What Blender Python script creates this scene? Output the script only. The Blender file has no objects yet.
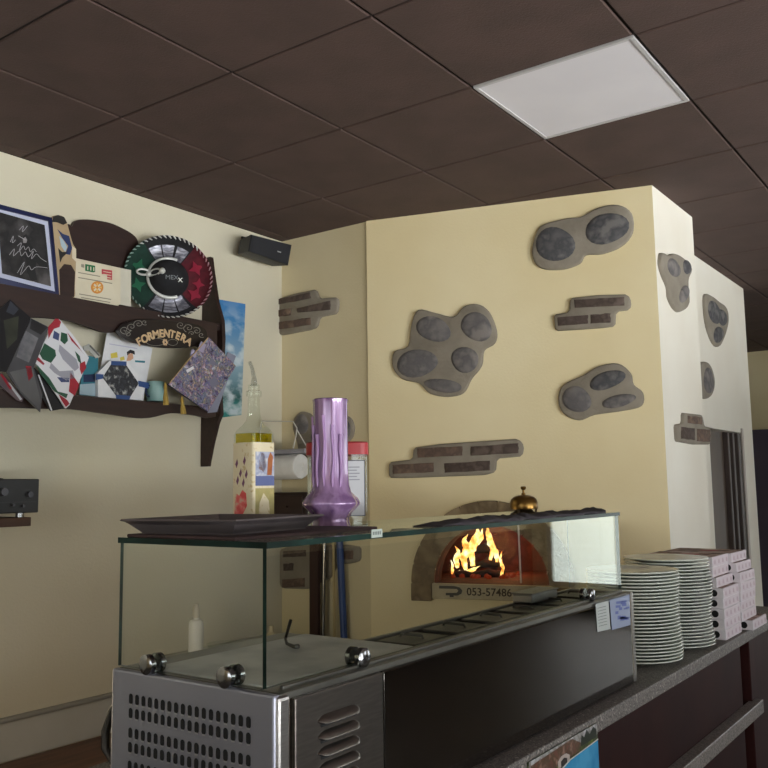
import bpy, bmesh, math, random
from mathutils import Vector, Matrix, noise
random.seed(7)
SC = bpy.context.scene
C = SC.collection
EYE = Vector((0, 0, 1.55))
FPX = 874.4
PIT, ROL, YAW = 0.11714, -0.01445, 0.62421

# ------------------------------------------------------------------ camera
fw = Vector((-math.sin(YAW)*math.cos(PIT), math.cos(YAW)*math.cos(PIT), math.sin(PIT)))
r0 = Vector((math.cos(YAW), math.sin(YAW), 0)); u0 = r0.cross(fw)
rt = math.cos(ROL)*r0 + math.sin(ROL)*u0
up = -math.sin(ROL)*r0 + math.cos(ROL)*u0
cam_d = bpy.data.cameras.new('camera'); cam = bpy.data.objects.new('camera', cam_d); C.objects.link(cam)
cam.matrix_world = Matrix(((rt.x, up.x, -fw.x, EYE.x), (rt.y, up.y, -fw.y, EYE.y), (rt.z, up.z, -fw.z, EYE.z), (0, 0, 0, 1)))
cam_d.sensor_width = 36; cam_d.lens = FPX/768*36; cam_d.clip_start = .05
SC.camera = cam

# survey helpers: where a sight line of the photograph meets a real surface
def ray(px, py): return fw + rt*((px-384)/FPX) - up*((py-384)/FPX)
def onx(px, py, X): d = ray(px, py); return EYE + d*((X-EYE.x)/d.x)
def ony(px, py, Y): d = ray(px, py); return EYE + d*((Y-EYE.y)/d.y)
def onz(px, py, Z): d = ray(px, py); return EYE + d*((Z-EYE.z)/d.z)
XL, YB, ZC = -3.36, 3.67, 2.972            # left wall, back wall, ceiling
DA = Vector((-2.739, 3.66, 0)); DB = Vector((-1.32, 4.06, 0))
DT = (DB-DA).normalized(); DN = Vector((DT.y, -DT.x, 0))   # oven wall direction and outward normal
def ond(px, py, off=0.0):
    d = ray(px, py); k = ((DA + DN*off - EYE).dot(DN))/d.dot(DN); return EYE + d*k
def dsz(s, z, off=0.0): return DA + DT*s + DN*off + Vector((0, 0, z))

# ------------------------------------------------------------------ materials
def lin(c):
    if isinstance(c, str): c = tuple(int(c[i:i+2], 16)/255 for i in (0, 2, 4))
    return tuple(((x+.055)/1.055)**2.4 if x > .04045 else x/12.92 for x in c) + (1,)
MATS = {}
def new_mat(name):
    m = bpy.data.materials.new(name); m.use_nodes = True
    nt = m.node_tree; nt.nodes.clear()
    out = nt.nodes.new('ShaderNodeOutputMaterial')
    return m, nt, out
def mat(name, col, rough=.5, metal=0, col2=None, scale=12, stretch=(1, 1, 1), bump=0, bscale=None, detail=3, lo=.35, hi=.65, emit=0, emitcol=None, spec=.5, coat=0, trans=0, kind='noise'):
    if name in MATS: return MATS[name]
    m, nt, out = new_mat(name); N = nt.nodes; L = nt.links
    b = N.new('ShaderNodeBsdfPrincipled'); L.new(b.outputs[0], out.inputs[0])
    b.inputs['Base Color'].default_value = lin(col); b.inputs['Roughness'].default_value = rough
    b.inputs['Metallic'].default_value = metal; b.inputs['Specular IOR Level'].default_value = spec
    b.inputs['Coat Weight'].default_value = coat; b.inputs['Transmission Weight'].default_value = trans
    if emit:
        b.inputs['Emission Color'].default_value = lin(emitcol or col); b.inputs['Emission Strength'].default_value = emit
    if col2 or bump:
        tc = N.new('ShaderNodeTexCoord'); mp = N.new('ShaderNodeMapping'); mp.inputs['Scale'].default_value = stretch
        L.new(tc.outputs['Object'], mp.inputs[0])
    if col2:
        if kind == 'voronoi':
            t = N.new('ShaderNodeTexVoronoi'); t.inputs['Scale'].default_value = scale; o = t.outputs['Color']
            sp = N.new('ShaderNodeSeparateColor'); L.new(t.outputs['Color'], sp.inputs[0]); o = sp.outputs[0]
        else:
            t = N.new('ShaderNodeTexNoise'); t.inputs['Scale'].default_value = scale; t.inputs['Detail'].default_value = detail; o = t.outputs['Fac']
        L.new(mp.outputs[0], t.inputs['Vector'])
        r = N.new('ShaderNodeValToRGB'); L.new(o, r.inputs[0]); L.new(r.outputs[0], b.inputs['Base Color'])
        cols = [col] + (list(col2) if isinstance(col2, (list, tuple)) else [col2])
        e = r.color_ramp.elements
        while len(e) < len(cols): e.new(.5)
        for i, c in enumerate(cols):
            e[i].position = lo + (hi-lo)*i/(len(cols)-1); e[i].color = lin(c)
    if bump:
        t2 = N.new('ShaderNodeTexNoise'); t2.inputs['Scale'].default_value = bscale or scale; t2.inputs['Detail'].default_value = 4
        L.new(mp.outputs[0], t2.inputs['Vector'])
        bp = N.new('ShaderNodeBump'); bp.inputs['Strength'].default_value = bump; bp.inputs['Distance'].default_value = .01
        L.new(t2.outputs['Fac'], bp.inputs['Height']); L.new(bp.outputs[0], b.inputs['Normal'])
    MATS[name] = m; return m
def glass_mat(name, tint, reflect=.04, rough=0.0, gain=1.0):
    if name in MATS: return MATS[name]
    m, nt, out = new_mat(name); N = nt.nodes; L = nt.links
    tr = N.new('ShaderNodeBsdfTransparent'); tr.inputs[0].default_value = tuple(tint) + (1,)
    gl = N.new('ShaderNodeBsdfGlossy'); gl.inputs['Roughness'].default_value = rough; gl.inputs[0].default_value = (.95, 1, .98, 1)
    ge = N.new('ShaderNodeNewGeometry')
    dt = N.new('ShaderNodeVectorMath'); dt.operation = 'DOT_PRODUCT'; L.new(ge.outputs['Normal'], dt.inputs[0]); L.new(ge.outputs['Incoming'], dt.inputs[1])
    def math_(op, a, b=None):
        n = N.new('ShaderNodeMath'); n.operation = op; n.use_clamp = op in ('ADD',)
        for i, x in enumerate((a, b)):
            if x is None: continue
            if isinstance(x, (int, float)): n.inputs[i].default_value = x
            else: L.new(x, n.inputs[i])
        return n.outputs[0]
    a = math_('ABSOLUTE', dt.outputs['Value']); s = math_('SUBTRACT', 1, a); p = math_('POWER', s, 5)
    f = math_('ADD', math_('MULTIPLY', p, .9*gain), reflect)
    mx = N.new('ShaderNodeMixShader'); L.new(f, mx.inputs[0]); L.new(tr.outputs[0], mx.inputs[1]); L.new(gl.outputs[0], mx.inputs[2])
    L.new(mx.outputs[0], out.inputs[0]); MATS[name] = m; return m

W_LEFT = mat('plaster_left', 'd2ccb8', .9, col2='c9c1a9', scale=1.3, bump=.12, bscale=90, lo=.3, hi=.7)
W_YEL = mat('plaster_yellow', 'e7dab4', .9, col2='ddcda2', scale=1.6, bump=.12, bscale=90, lo=.3, hi=.7)
W_BACK = mat('plaster_cream', 'dcd0ae', .9, col2='d0c29c', scale=1.6, bump=.12, bscale=90, lo=.3, hi=.7)
W_PALE = mat('plaster_pale', 'eae6da', .9, col2='e0d9ca', scale=1.6, bump=.12, bscale=90, lo=.3, hi=.7)
W_PLAIN = mat('plaster_room', 'dfcaa0', .9, col2='d5bf92', scale=1.2)
CEIL = mat('ceiling_brown', '523f39', .85, col2='4a3933', scale=5, bump=.25, bscale=160)
CEILG = mat('ceiling_gap', '2a201c', .8, col2='241a17', scale=8)
FLOOR = mat('floor_tile', '51463d', .5, col2='463c34', scale=3, spec=.3)
WOOD = mat('dark_wood', '261613', .5, col2='301d18', scale=7, stretch=(6, .8, 6), bump=.05)
WOODB = mat('brown_wood', '6a452f', .45, col2='54341f', scale=6, stretch=(6, .7, 6))
MAHOG = mat('mahogany', '2e1513', .5, col2='260f0e', scale=8, stretch=(4, .8, .6), spec=.1)
GRAN = mat('granite', '4a4643', .55, col2=['7a736e', '35312f', '9a928c'], scale=100, detail=1, lo=.3, hi=.7)
STEEL = mat('brushed_steel', 'b0adaa', .3, 1, col2='a09c98', scale=30, stretch=(1, 1, 14), lo=.3, hi=.7)
STEELM = mat('mirror_steel', '85817d', .09, 1, col2='7f7b77', scale=4)
STEELL = mat('satin_lid_steel', 'd6d6d4', .45, .1, col2='a9abad', scale=9)
CHROME = mat('chrome', '98989a', .18, 1)
BLACK = mat('black_plastic', '141416', .4, col2='1a1a1c', scale=20)
DARK = mat('slot_dark', '08080a', .8)
WHITE = mat('white_paint', 'e6e6e2', .5, col2='dcdcd6', scale=10)
PAPER = mat('paper_white', 'dedfe2', .8, col2='d3d4d8', scale=14)
GLASS = glass_mat('pane_glass', (.96, .98, .965), .05)
GEDGE = mat('pane_edge_green', '0e1d19', .3, col2='18302a', scale=14, spec=.12)
CLEAR = glass_mat('clear_glass', (.93, .95, .92), .025, gain=.6)
WGLASS = glass_mat('window_glass', (.98, .98, .98), .04)
CEMENT = mat('cement', '827a6d', .95, col2='8f877a', scale=9, bump=.4, bscale=70)
STONE = mat('painted_stone', '726d6b', .85, col2=['5c595a', '807a76'], scale=11, bump=.35, bscale=60)
STONED = mat('painted_stone_dark', '5c5a5b', .85, col2=['454548', '6f6c6b'], scale=13, bump=.35, bscale=60)
BRICKM = mat('painted_brick', '6f5a4d', .9, col2=['584840', '7a6656'], scale=16, bump=.4, bscale=70)
BRICKD = mat('painted_brick_dark', '584b44', .9, col2=['483c36', '665850'], scale=16, bump=.4, bscale=70)

# ------------------------------------------------------------------ mesh builder
def basis(o, u, v, n):
    return Matrix(((u.x, v.x, n.x, o.x), (u.y, v.y, n.y, o.y), (u.z, v.z, n.z, o.z), (0, 0, 0, 1)))
ROOT = {}
class MB:
    def __init__(s, M=None): s.v = []; s.f = []; s.m = []; s.sm = []; s.flat = False; s.M = M or Matrix()
    def add(s, vs, fs, mi=0, M=None):
        b = len(s.v); T = s.M @ M if M else s.M
        s.v += [T @ Vector(v) for v in vs]
        for f in fs: s.f.append([b+i for i in f]); s.m.append(mi); s.sm.append(not s.flat)
    def bm(s, bm, mi=0, M=None):
        bm.verts.index_update(); s.add([v.co.copy() for v in bm.verts], [[v.index for v in f.verts] for f in bm.faces], mi, M); bm.free()
    def box(s, lo, hi, mi=0, bev=0, M=None, seg=2):
        b = bmesh.new(); bmesh.ops.create_cube(b, size=1)
        lo = Vector(lo); hi = Vector(hi)
        for v in b.verts: v.co = Vector([lo[i] + (v.co[i]+.5)*(hi[i]-lo[i]) for i in range(3)])
        if bev: bmesh.ops.bevel(b, geom=b.edges[:], offset=bev, segments=seg, affect='EDGES', profile=.5)
        s.flat = True; s.bm(b, mi, M); s.flat = False
    def cyl(s, p0, p1, r0, r1=None, n=16, mi=0, cap=True):
        p0 = Vector(p0); p1 = Vector(p1); r1 = r0 if r1 is None else r1
        a = (p1-p0).normalized(); x = a.orthogonal().normalized(); y = a.cross(x)
        vs = []
        for p, r in ((p0, r0), (p1, r1)):
            for i in range(n):
                t = 2*math.pi*i/n; vs.append(p + x*(r*math.cos(t)) + y*(r*math.sin(t)))
        fs = [[i, (i+1) % n, n+(i+1) % n, n+i] for i in range(n)]
        if cap: fs += [list(range(n))[::-1], list(range(n, 2*n))]
        s.add(vs, fs, mi)
    def tube(s, pts, r, n=8, mi=0, closed=False):
        pts = [Vector(p) for p in pts]; k = len(pts); vs = []; fs = []
        rs = r if isinstance(r, (list, tuple)) else [r]*k
        ref = None
        for i, p in enumerate(pts):
            a = pts[(i+1) % k] if closed or i < k-1 else pts[i]
            b = pts[i-1] if closed or i > 0 else pts[i]
            d = (a-b).normalized()
            if ref is None: ref = d.orthogonal().normalized()
            x = (ref - d*ref.dot(d)).normalized(); ref = x; y = d.cross(x)
            for j in range(n):
                t = 2*math.pi*j/n; vs.append(p + x*(rs[i]*math.cos(t)) + y*(rs[i]*math.sin(t)))
        for i in range(k if closed else k-1):
            i2 = (i+1) % k
            for j in range(n): fs.append([i*n+j, i*n+(j+1) % n, i2*n+(j+1) % n, i2*n+j])
        if not closed: fs += [list(range(n))[::-1], [(k-1)*n+j for j in range(n)]]
        s.add(vs, fs, mi)
    def lathe(s, prof, n=32, mi=0, M=None, rfun=None, mfun=None):
        vs = []; k = len(prof)
        for r, z in prof:
            for j in range(n):
                t = 2*math.pi*j/n; rr = r*(rfun(t, z) if rfun else 1); vs.append((rr*math.cos(t), rr*math.sin(t), z))
        groups = {}
        for i in range(k-1):
            for j in range(n):
                m_ = mfun(2*math.pi*(j+.5)/n, (prof[i][0]+prof[i+1][0])/2) if mfun else mi
                groups.setdefault(m_, []).append([i*n+j, i*n+(j+1) % n, (i+1)*n+(j+1) % n, (i+1)*n+j])
        if prof[0][0] > 1e-6: groups.setdefault(mi, []).append(list(range(n))[::-1])
        if prof[-1][0] > 1e-6: groups.setdefault(mi, []).append([(k-1)*n+j for j in range(n)])
        b = len(s.v); T = s.M @ M if M else s.M
        s.v += [T @ Vector(v) for v in vs]
        for m_, fs in groups.items():
            for f in fs: s.f.append([b+i for i in f]); s.m.append(m_); s.sm.append(True)
    def poly(s, pts, mi=0): s.add(pts, [list(range(len(pts)))], mi)
    def prism(s, pts, shift, mi=0, side=None):
        pts = [Vector(p) for p in pts]; n = len(pts); sh = Vector(shift)
        s.add(pts, [list(range(n))], mi); s.add([p+sh for p in pts], [list(range(n))[::-1]], mi)
        s.add(pts + [p+sh for p in pts], [[i, n+i, n+(i+1) % n, (i+1) % n] for i in range(n)], mi if side is None else side)
    def loft(s, rings, mi=0, cap0=False, cap1=True):
        n = len(rings[0]); vs = [Vector(p) for r in rings for p in r]; fs = []
        for i in range(len(rings)-1):
            for j in range(n): fs.append([i*n+j, i*n+(j+1) % n, (i+1)*n+(j+1) % n, (i+1)*n+j])
        if cap1: fs.append([(len(rings)-1)*n+j for j in range(n)])
        if cap0: fs.append(list(range(n))[::-1])
        s.add(vs, fs, mi)
    def text(s, string, size, M, mi=0, depth=.0015, align='CENTER', bold=0):
        cu = bpy.data.curves.new('letters', 'FONT'); cu.body = string; cu.size = size; cu.extrude = depth; cu.align_x = align; cu.align_y = 'CENTER'; cu.offset = bold; cu.resolution_u = 3
        o = bpy.data.objects.new('letters', cu); C.objects.link(o)
        dg = bpy.context.evaluated_depsgraph_get(); me = o.evaluated_get(dg).to_mesh()
        s.add([v.co.copy() for v in me.vertices], [list(p.vertices) for p in me.polygons], mi, M)
        o.evaluated_get(dg).to_mesh_clear(); bpy.data.objects.remove(o); bpy.data.curves.remove(cu)
    def build(s, name, mats, parent=None, angle=35, fix=True):
        me = bpy.data.meshes.new(name)
        inv = ROOT[parent.name].inverted() if parent else Matrix()
        me.from_pydata([inv @ v for v in s.v], [], s.f)
        for m_ in (mats if isinstance(mats, (list, tuple)) else [mats]): me.materials.append(m_)
        me.polygons.foreach_set('material_index', s.m)
        if fix:
            b = bmesh.new(); b.from_mesh(me); bmesh.ops.recalc_face_normals(b, faces=b.faces[:]); b.to_mesh(me); b.free()
        me.polygons.foreach_set('use_smooth', [True]*len(s.sm)); me.set_sharp_from_angle(angle=math.radians(angle)); me.polygons.foreach_set('use_smooth', s.sm); me.update()
        o = bpy.data.objects.new(name, me); C.objects.link(o)
        if parent: o.parent = parent; ROOT[o.name] = ROOT[parent.name]
        else: ROOT[o.name] = Matrix()
        return o
def tag(o, label, cat, group=None, kind=None):
    o['label'] = label; o['category'] = cat
    if group: o['group'] = group
    if kind: o['kind'] = kind
    return o
def thing(name, label, cat, loc=(0, 0, 0), group=None):
    o = bpy.data.objects.new(name, None); o.empty_display_size = .05; C.objects.link(o); o.location = loc
    ROOT[o.name] = Matrix.Translation(Vector(loc)); return tag(o, label, cat, group)
def structure(o, label=None, cat=None):
    o['kind'] = 'structure'; o['label'] = label; o['category'] = cat; return o
def dup(root, loc, rotz, label, group=None):
    r = root.copy(); C.objects.link(r); r.location = loc; r.rotation_euler = (0, 0, rotz); r['label'] = label
    if group: r['group'] = group
    for ch in root.children:
        c = ch.copy(); C.objects.link(c); c.parent = r
        for g in ch.children: d = g.copy(); C.objects.link(d); d.parent = c
    return r
def smooth_loop(pts, sub=4):
    out = []; n = len(pts)
    for i in range(n):
        a, b, c, d = (Vector(pts[(i+k) % n]) for k in (-1, 0, 1, 2))
        for k in range(sub):
            t = k/sub; out.append(.5*((2*b) + (c-a)*t + (2*a-5*b+4*c-d)*t*t + (3*b-a-3*c+d)*t**3))
    return out
V = Vector

# ------------------------------------------------------------------ room shell
def wall_cells(name, axis, pos, thick, a0, a1, z0, z1, holes, m, label):
    """a wall of boxes around rectangular openings; axis 'x': plane x=pos, runs along y"""
    mb = MB(); As = sorted({a0, a1, *[h[0] for h in holes], *[h[1] for h in holes]}); Zs = sorted({z0, z1, *[h[2] for h in holes], *[h[3] for h in holes]})
    for i in range(len(As)-1):
        for j in range(len(Zs)-1):
            ca = (As[i]+As[i+1])/2; cz = (Zs[j]+Zs[j+1])/2
            if any(h[0] < ca < h[1] and h[2] < cz < h[3] for h in holes): continue
            lo, hi = min(pos, pos+thick), max(pos, pos+thick)
            if axis == 'x': mb.box((lo, As[i], Zs[j]), (hi, As[i+1], Zs[j+1]))
            else: mb.box((As[i], lo, Zs[j]), (As[i+1], hi, Zs[j+1]))
    return structure(mb.build(name, m), label, 'wall')
XR, YF, YR = 3.1, 10.13, -3.2
b = MB(); b.box((XL-.2, YR-.2, -.1), (XR+.2, YF+.2, 0)); structure(b.build('floor', FLOOR), 'dark brown floor of the pizzeria', 'floor')
b = MB(); b.box((XL-.15, YR, 0), (XL, YF, ZC)); structure(b.build('wall_left', W_LEFT), 'pale plastered wall behind the dark wooden rack', 'wall')
b = MB(); b.box((XL, YB, 0), (DA.x, YB+.1, ZC)); structure(b.build('wall_back', W_BACK), 'narrow cream wall in the corner beside the oven wall', 'wall')
RWIN = [(-2.4, -.9, .4, 2.4), (-.4, 1.1, .4, 2.4), (1.6, 3.1, .4, 2.4), (4.5, 6.3, 1.25, 2.4)]
wall_cells('wall_right', 'x', XR, .15, YR, YF, 0, ZC, RWIN, W_PLAIN, 'room wall with tall windows facing the counter')
FWIN = [(.55, 2.9, .3, 2.3)]
wall_cells('wall_far', 'y', YF, .15, XL, XR, 0, ZC, FWIN, W_YEL, 'yellow wall at the far end of the room')
BWIN = [(-1.6, 1.2, 1.1, 2.4)]
wall_cells('wall_rear', 'y', YR, -.15, XL, XR, 0, ZC, BWIN, W_PLAIN, 'room wall with a wide window behind the viewer')

# oven wall with an arched mouth
AS, AZ, AR = .632, 1.07, .29               # arch centre along the wall, springing height, radius
LW = (DB-DA).length
b = MB(); K = 20
def q(s0, z0, s1, z1): b.poly([dsz(s0, z0), dsz(s1, z0), dsz(s1, z1), dsz(s0, z1)])
q(0, 0, LW, AZ); q(0, AZ, AS-AR, ZC); q(AS+AR, AZ, LW, ZC)
for i in range(K):
    a0 = math.pi*(1-i/K); a1 = math.pi*(1-(i+1)/K)
    p0 = (AS+AR*math.cos(a0), AZ+AR*math.sin(a0)); p1 = (AS+AR*math.cos(a1), AZ+AR*math.sin(a1))
    b.poly([dsz(*p0), dsz(*p1), dsz(p1[0], ZC), dsz(p0[0], ZC)])
structure(b.build('wall_oven', W_YEL, angle=5), 'yellow wall set at an angle round the pizza oven', 'wall')
b = MB()
b.box((-1.42, 4.06, 0), (-1.32, 4.70, ZC)); b.box((-2.6, 4.6, 0), (-1.42, 4.70, ZC))
structure(b.build('wall_oven_side', W_PALE), 'pale side face of the oven block', 'wall')
wall_cells('wall_passage', 'x', -1.55, -.12, 4.70, 6.73, 0, ZC, [(5.62, 6.40, 0, 1.89)], W_PALE, 'pale wall with a doorway past the oven block')
b = MB(); b.box((XL, 6.63, 0), (-1.67, 6.73, ZC)); structure(b.build('wall_passage_end', W_YEL), 'end of the passage wall', 'wall')

# ceiling of square tiles
GX, GY = -1.4855, 2.627
b = MB(); b.box((XL-.15, YR-.15, ZC+.008), (XR+.15, YF+.15, ZC+.1), 1)
for i in range(-4, 9):
    for j in range(-11, 14):
        if (i, j) == (0, 0): continue
        x0, x1, y0, y1 = GX+.6*i, GX+.6*(i+1), GY+.6*j, GY+.6*(j+1)
        x0, x1, y0, y1 = max(x0, XL), min(x1, XR), max(y0, YR), min(y1, YF)
        if x1-x0 < .02 or y1-y0 < .02: continue
        g = .0055; c = .003
        top = [V((x0+g, y0+g, ZC+.009)), V((x1-g, y0+g, ZC+.009)), V((x1-g, y1-g, ZC+.009)), V((x0+g, y1-g, ZC+.009))]
        mid = [p - V((0, 0, .006)) for p in top]
        bot = [V((x0+g+c, y0+g+c, ZC)), V((x1-g-c, y0+g+c, ZC)), V((x1-g-c, y1-g-c, ZC)), V((x0+g+c, y1-g-c, ZC))]
        b.loft([top, mid, bot], 0)
structure(b.build('ceiling', [CEIL, CEILG], angle=20), 'dark brown tiled ceiling', 'ceiling')
cl = thing('ceiling_light', 'square white flat light panel set in the dark tiled ceiling', 'ceiling light', (GX+.3, GY+.3, ZC))
DIFF = mat('diffuser', 'd0ccce', .6, col2='c9c5c8', scale=3, emit=.13)
LFRM = mat('panel_frame', 'b9b6b6', .5)
b = MB(); e = .018
for lo, hi in (((GX+.005, GY+.005), (GX+.595, GY+e)), ((GX+.005, GY+.6-e), (GX+.595, GY+.595)), ((GX+.005, GY+e), (GX+e, GY+.6-e)), ((GX+.6-e, GY+e), (GX+.595, GY+.6-e))):
    b.box((*lo, ZC-.002), (*hi, ZC+.007))
b.build('frame', LFRM, cl)
b = MB(); b.box((GX+e, GY+e, ZC+.002), (GX+.6-e, GY+.6-e, ZC+.007)); b.build('diffuser', DIFF, cl)

# windows: white frame with a mullion, one clear pane, daylight outside
FRAMEW = mat('window_frame_white', 'dcdcd8', .4)
def window(n, axis, pos, a0, a1, z0, z1, bars, label):
    b = MB()
    sg_ = -1 if pos < 0 else 1
    def bx(s0, t0, s1, t1, d0=.03, d1=.09):
        if axis == 'x': b.box((pos+d0, s0, t0), (pos+d1, s1, t1))
        else: b.box((s0, pos+min(sg_*d0, sg_*d1), t0), (s1, pos+max(sg_*d0, sg_*d1), t1))
    w = .06
    bx(a0, z0, a1, z0+w); bx(a0, z1-w, a1, z1); bx(a0, z0+w, a0+w, z1-w); bx(a1-w, z0+w, a1, z1-w)
    for k in bars: bx(k-.03, z0+w, k+.03, z1-w)
    f = structure(b.build('window_%d' % n, FRAMEW), label, 'window')
    b = MB()
    pts = [(a0+w, z0+w), (a1-w, z0+w), (a1-w, z1-w), (a0+w, z1-w)]
    b.poly([V((pos+.06, s, t)) if axis == 'x' else V((s, pos+.06*sg_, t)) for s, t in pts]); b.build('pane', WGLASS, f)
    ld = bpy.data.lights.new('sky_portal_%d' % n, 'AREA'); ld.shape = 'RECTANGLE'
    ld.size = a1-a0; ld.size_y = z1-z0; ld.cycles.is_portal = True
    lo = bpy.data.objects.new('sky_portal_%d' % n, ld); C.objects.link(lo)
    if axis == 'x': lo.location = (pos+.12, (a0+a1)/2, (z0+z1)/2); lo.rotation_euler = (math.pi/2, 0, math.pi/2)
    else: lo.location = ((a0+a1)/2, pos+.12*sg_, (z0+z1)/2); lo.rotation_euler = (-math.pi/2*sg_, 0, 0)
for i, h in enumerate(RWIN): window(i+1, 'x', XR, *h, [(h[0]+h[1])/2], 'tall window in the room wall facing the counter, number %s along' % ['one', 'two', 'three', 'four'][i])
window(5, 'y', YF, *FWIN[0], [1.55], 'wide window in the far wall')
window(6, 'y', YR, *BWIN[0], [-.67, .27], 'wide window in the wall behind the viewer')
b = MB(); b.box((-40, -40, -.2), (60, 60, -.12)); structure(b.build('ground_outside', mat('pavement', 'dcdcd4', .9, col2='d0d0c8', scale=.5)), 'pavement outside the windows', 'ground')

# unseen dark wainscot added under and between the windows to darken reflections
ADDED_WAIN = mat('wainscot', '2c1c17', .6, col2='241612', scale=5, stretch=(1, 1, .3), spec=.1)
b = MB(); prev = YR + .02
for h in RWIN[:3]: b.box((XR-.02, prev, 0), (XR, h[0]-.02, 1.0)); b.box((XR-.02, h[0]-.02, 0), (XR, h[1]+.02, h[2]-.01)); prev = h[1]+.02
b.box((XR-.02, prev, 0), (XR, YF-.02, 1.0)); structure(b.build('trim_4', ADDED_WAIN), 'added unseen dark wainscot below the room windows', 'trim')
b = MB(); b.box((-1.35, YF-.02, 0), (XR-.021, YF, .29)); b.box((-1.35, YF-.02, .29), (.5, YF, 1.0)); structure(b.build('trim_5', ADDED_WAIN), 'added unseen dark wainscot on the far wall', 'trim')

# doors
DOORP = mat('door_purple', '5c5368', .5, col2='50485c', scale=4, stretch=(1, 1, .2))
b = MB(); b.box((-2.33, YF-.05, 0), (-1.42, YF-.01, 2.11)); b.box((-2.25, YF-.06, .2), (-1.5, YF-.045, 1.0)); b.box((-2.25, YF-.06, 1.1), (-1.5, YF-.045, 2.03))
structure(b.build('door_1', DOORP), 'dark purple door in the far yellow wall', 'door')
DOORG = mat('door_brown_grey', '5d5147', .6, col2='51463e', scale=5, stretch=(1, 1, .2))
b = MB(); b.box((-1.66, 5.62, 0), (-1.62, 6.40, 1.89)); d2 = structure(b.build('door_2', DOORG), 'brown grey door in the passage doorway', 'door')
b = MB()
for y0, y1, x in ((6.19, 6.23, -1.585), (6.255, 6.30, -1.57), (6.335, 6.395, -1.555)): b.box((-1.62, y0, 0), (x, y1, 1.885), bev=.004)
b.build('door_frame', mat('door_frame_brown', '3a302c', .5, col2='4a3f3a', scale=6), d2)
b = MB(); b.box((-1.556, 6.40, 0), (-1.543, 6.44, 1.92)); structure(b.build('trim_2', mat('frame_pale', 'b5aaa0', .6)), 'pale trim beside the passage doorway', 'trim')

# dado board at the left wall, bench, back worktop
PALEB = mat('dado_pale', 'c6c6c0', .6, col2='bdbdb6', scale=4)
b = MB(); b.box((XL, .2, .49), (XL+.012, 2.70, .642)); structure(b.build('trim_1', PALEB), 'pale dado board low on the plastered wall', 'trim')
b = MB(); b.box((XL, .2, .642), (XL+.03, 2.70, .660), bev=.005); structure(b.build('trim_3', mat('dado_cap', '9a9a94', .5, col2='90908a', scale=5)), 'grey cap rail along the dado board', 'trim')
bn = thing('wooden_bench', 'low brown wooden bench against the plastered wall behind the steel case', 'bench', (-3.0, 1.5, 0))
b = MB(); b.box((XL+.013, .2, .455), (-2.72, 2.70, .488), bev=.006); b.build('seat', WOODB, bn)
for x in (-3.3, -2.8):
    for y in (.3, 2.6): b = MB(); b.box((x-.03, y-.03, 0), (x+.03, y+.03, .455), bev=.004); b.build('leg', WOODB, bn)
wt = thing('back_worktop', 'steel topped worktop in the corner seen through the glass case', 'worktop', (-3.0, 3.2, 0))
b = MB(); b.box((XL+.01, 2.73, .74), (-2.72, 3.50, .775), bev=.004); b.build('worktop_slab', STEEL, wt)
for x in (-3.3, -2.78):
    for y in (2.8, 3.42): b = MB(); b.box((x-.02, y-.02, 0), (x+.02, y+.02, .74)); b.build('leg', STEEL, wt)

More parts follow.
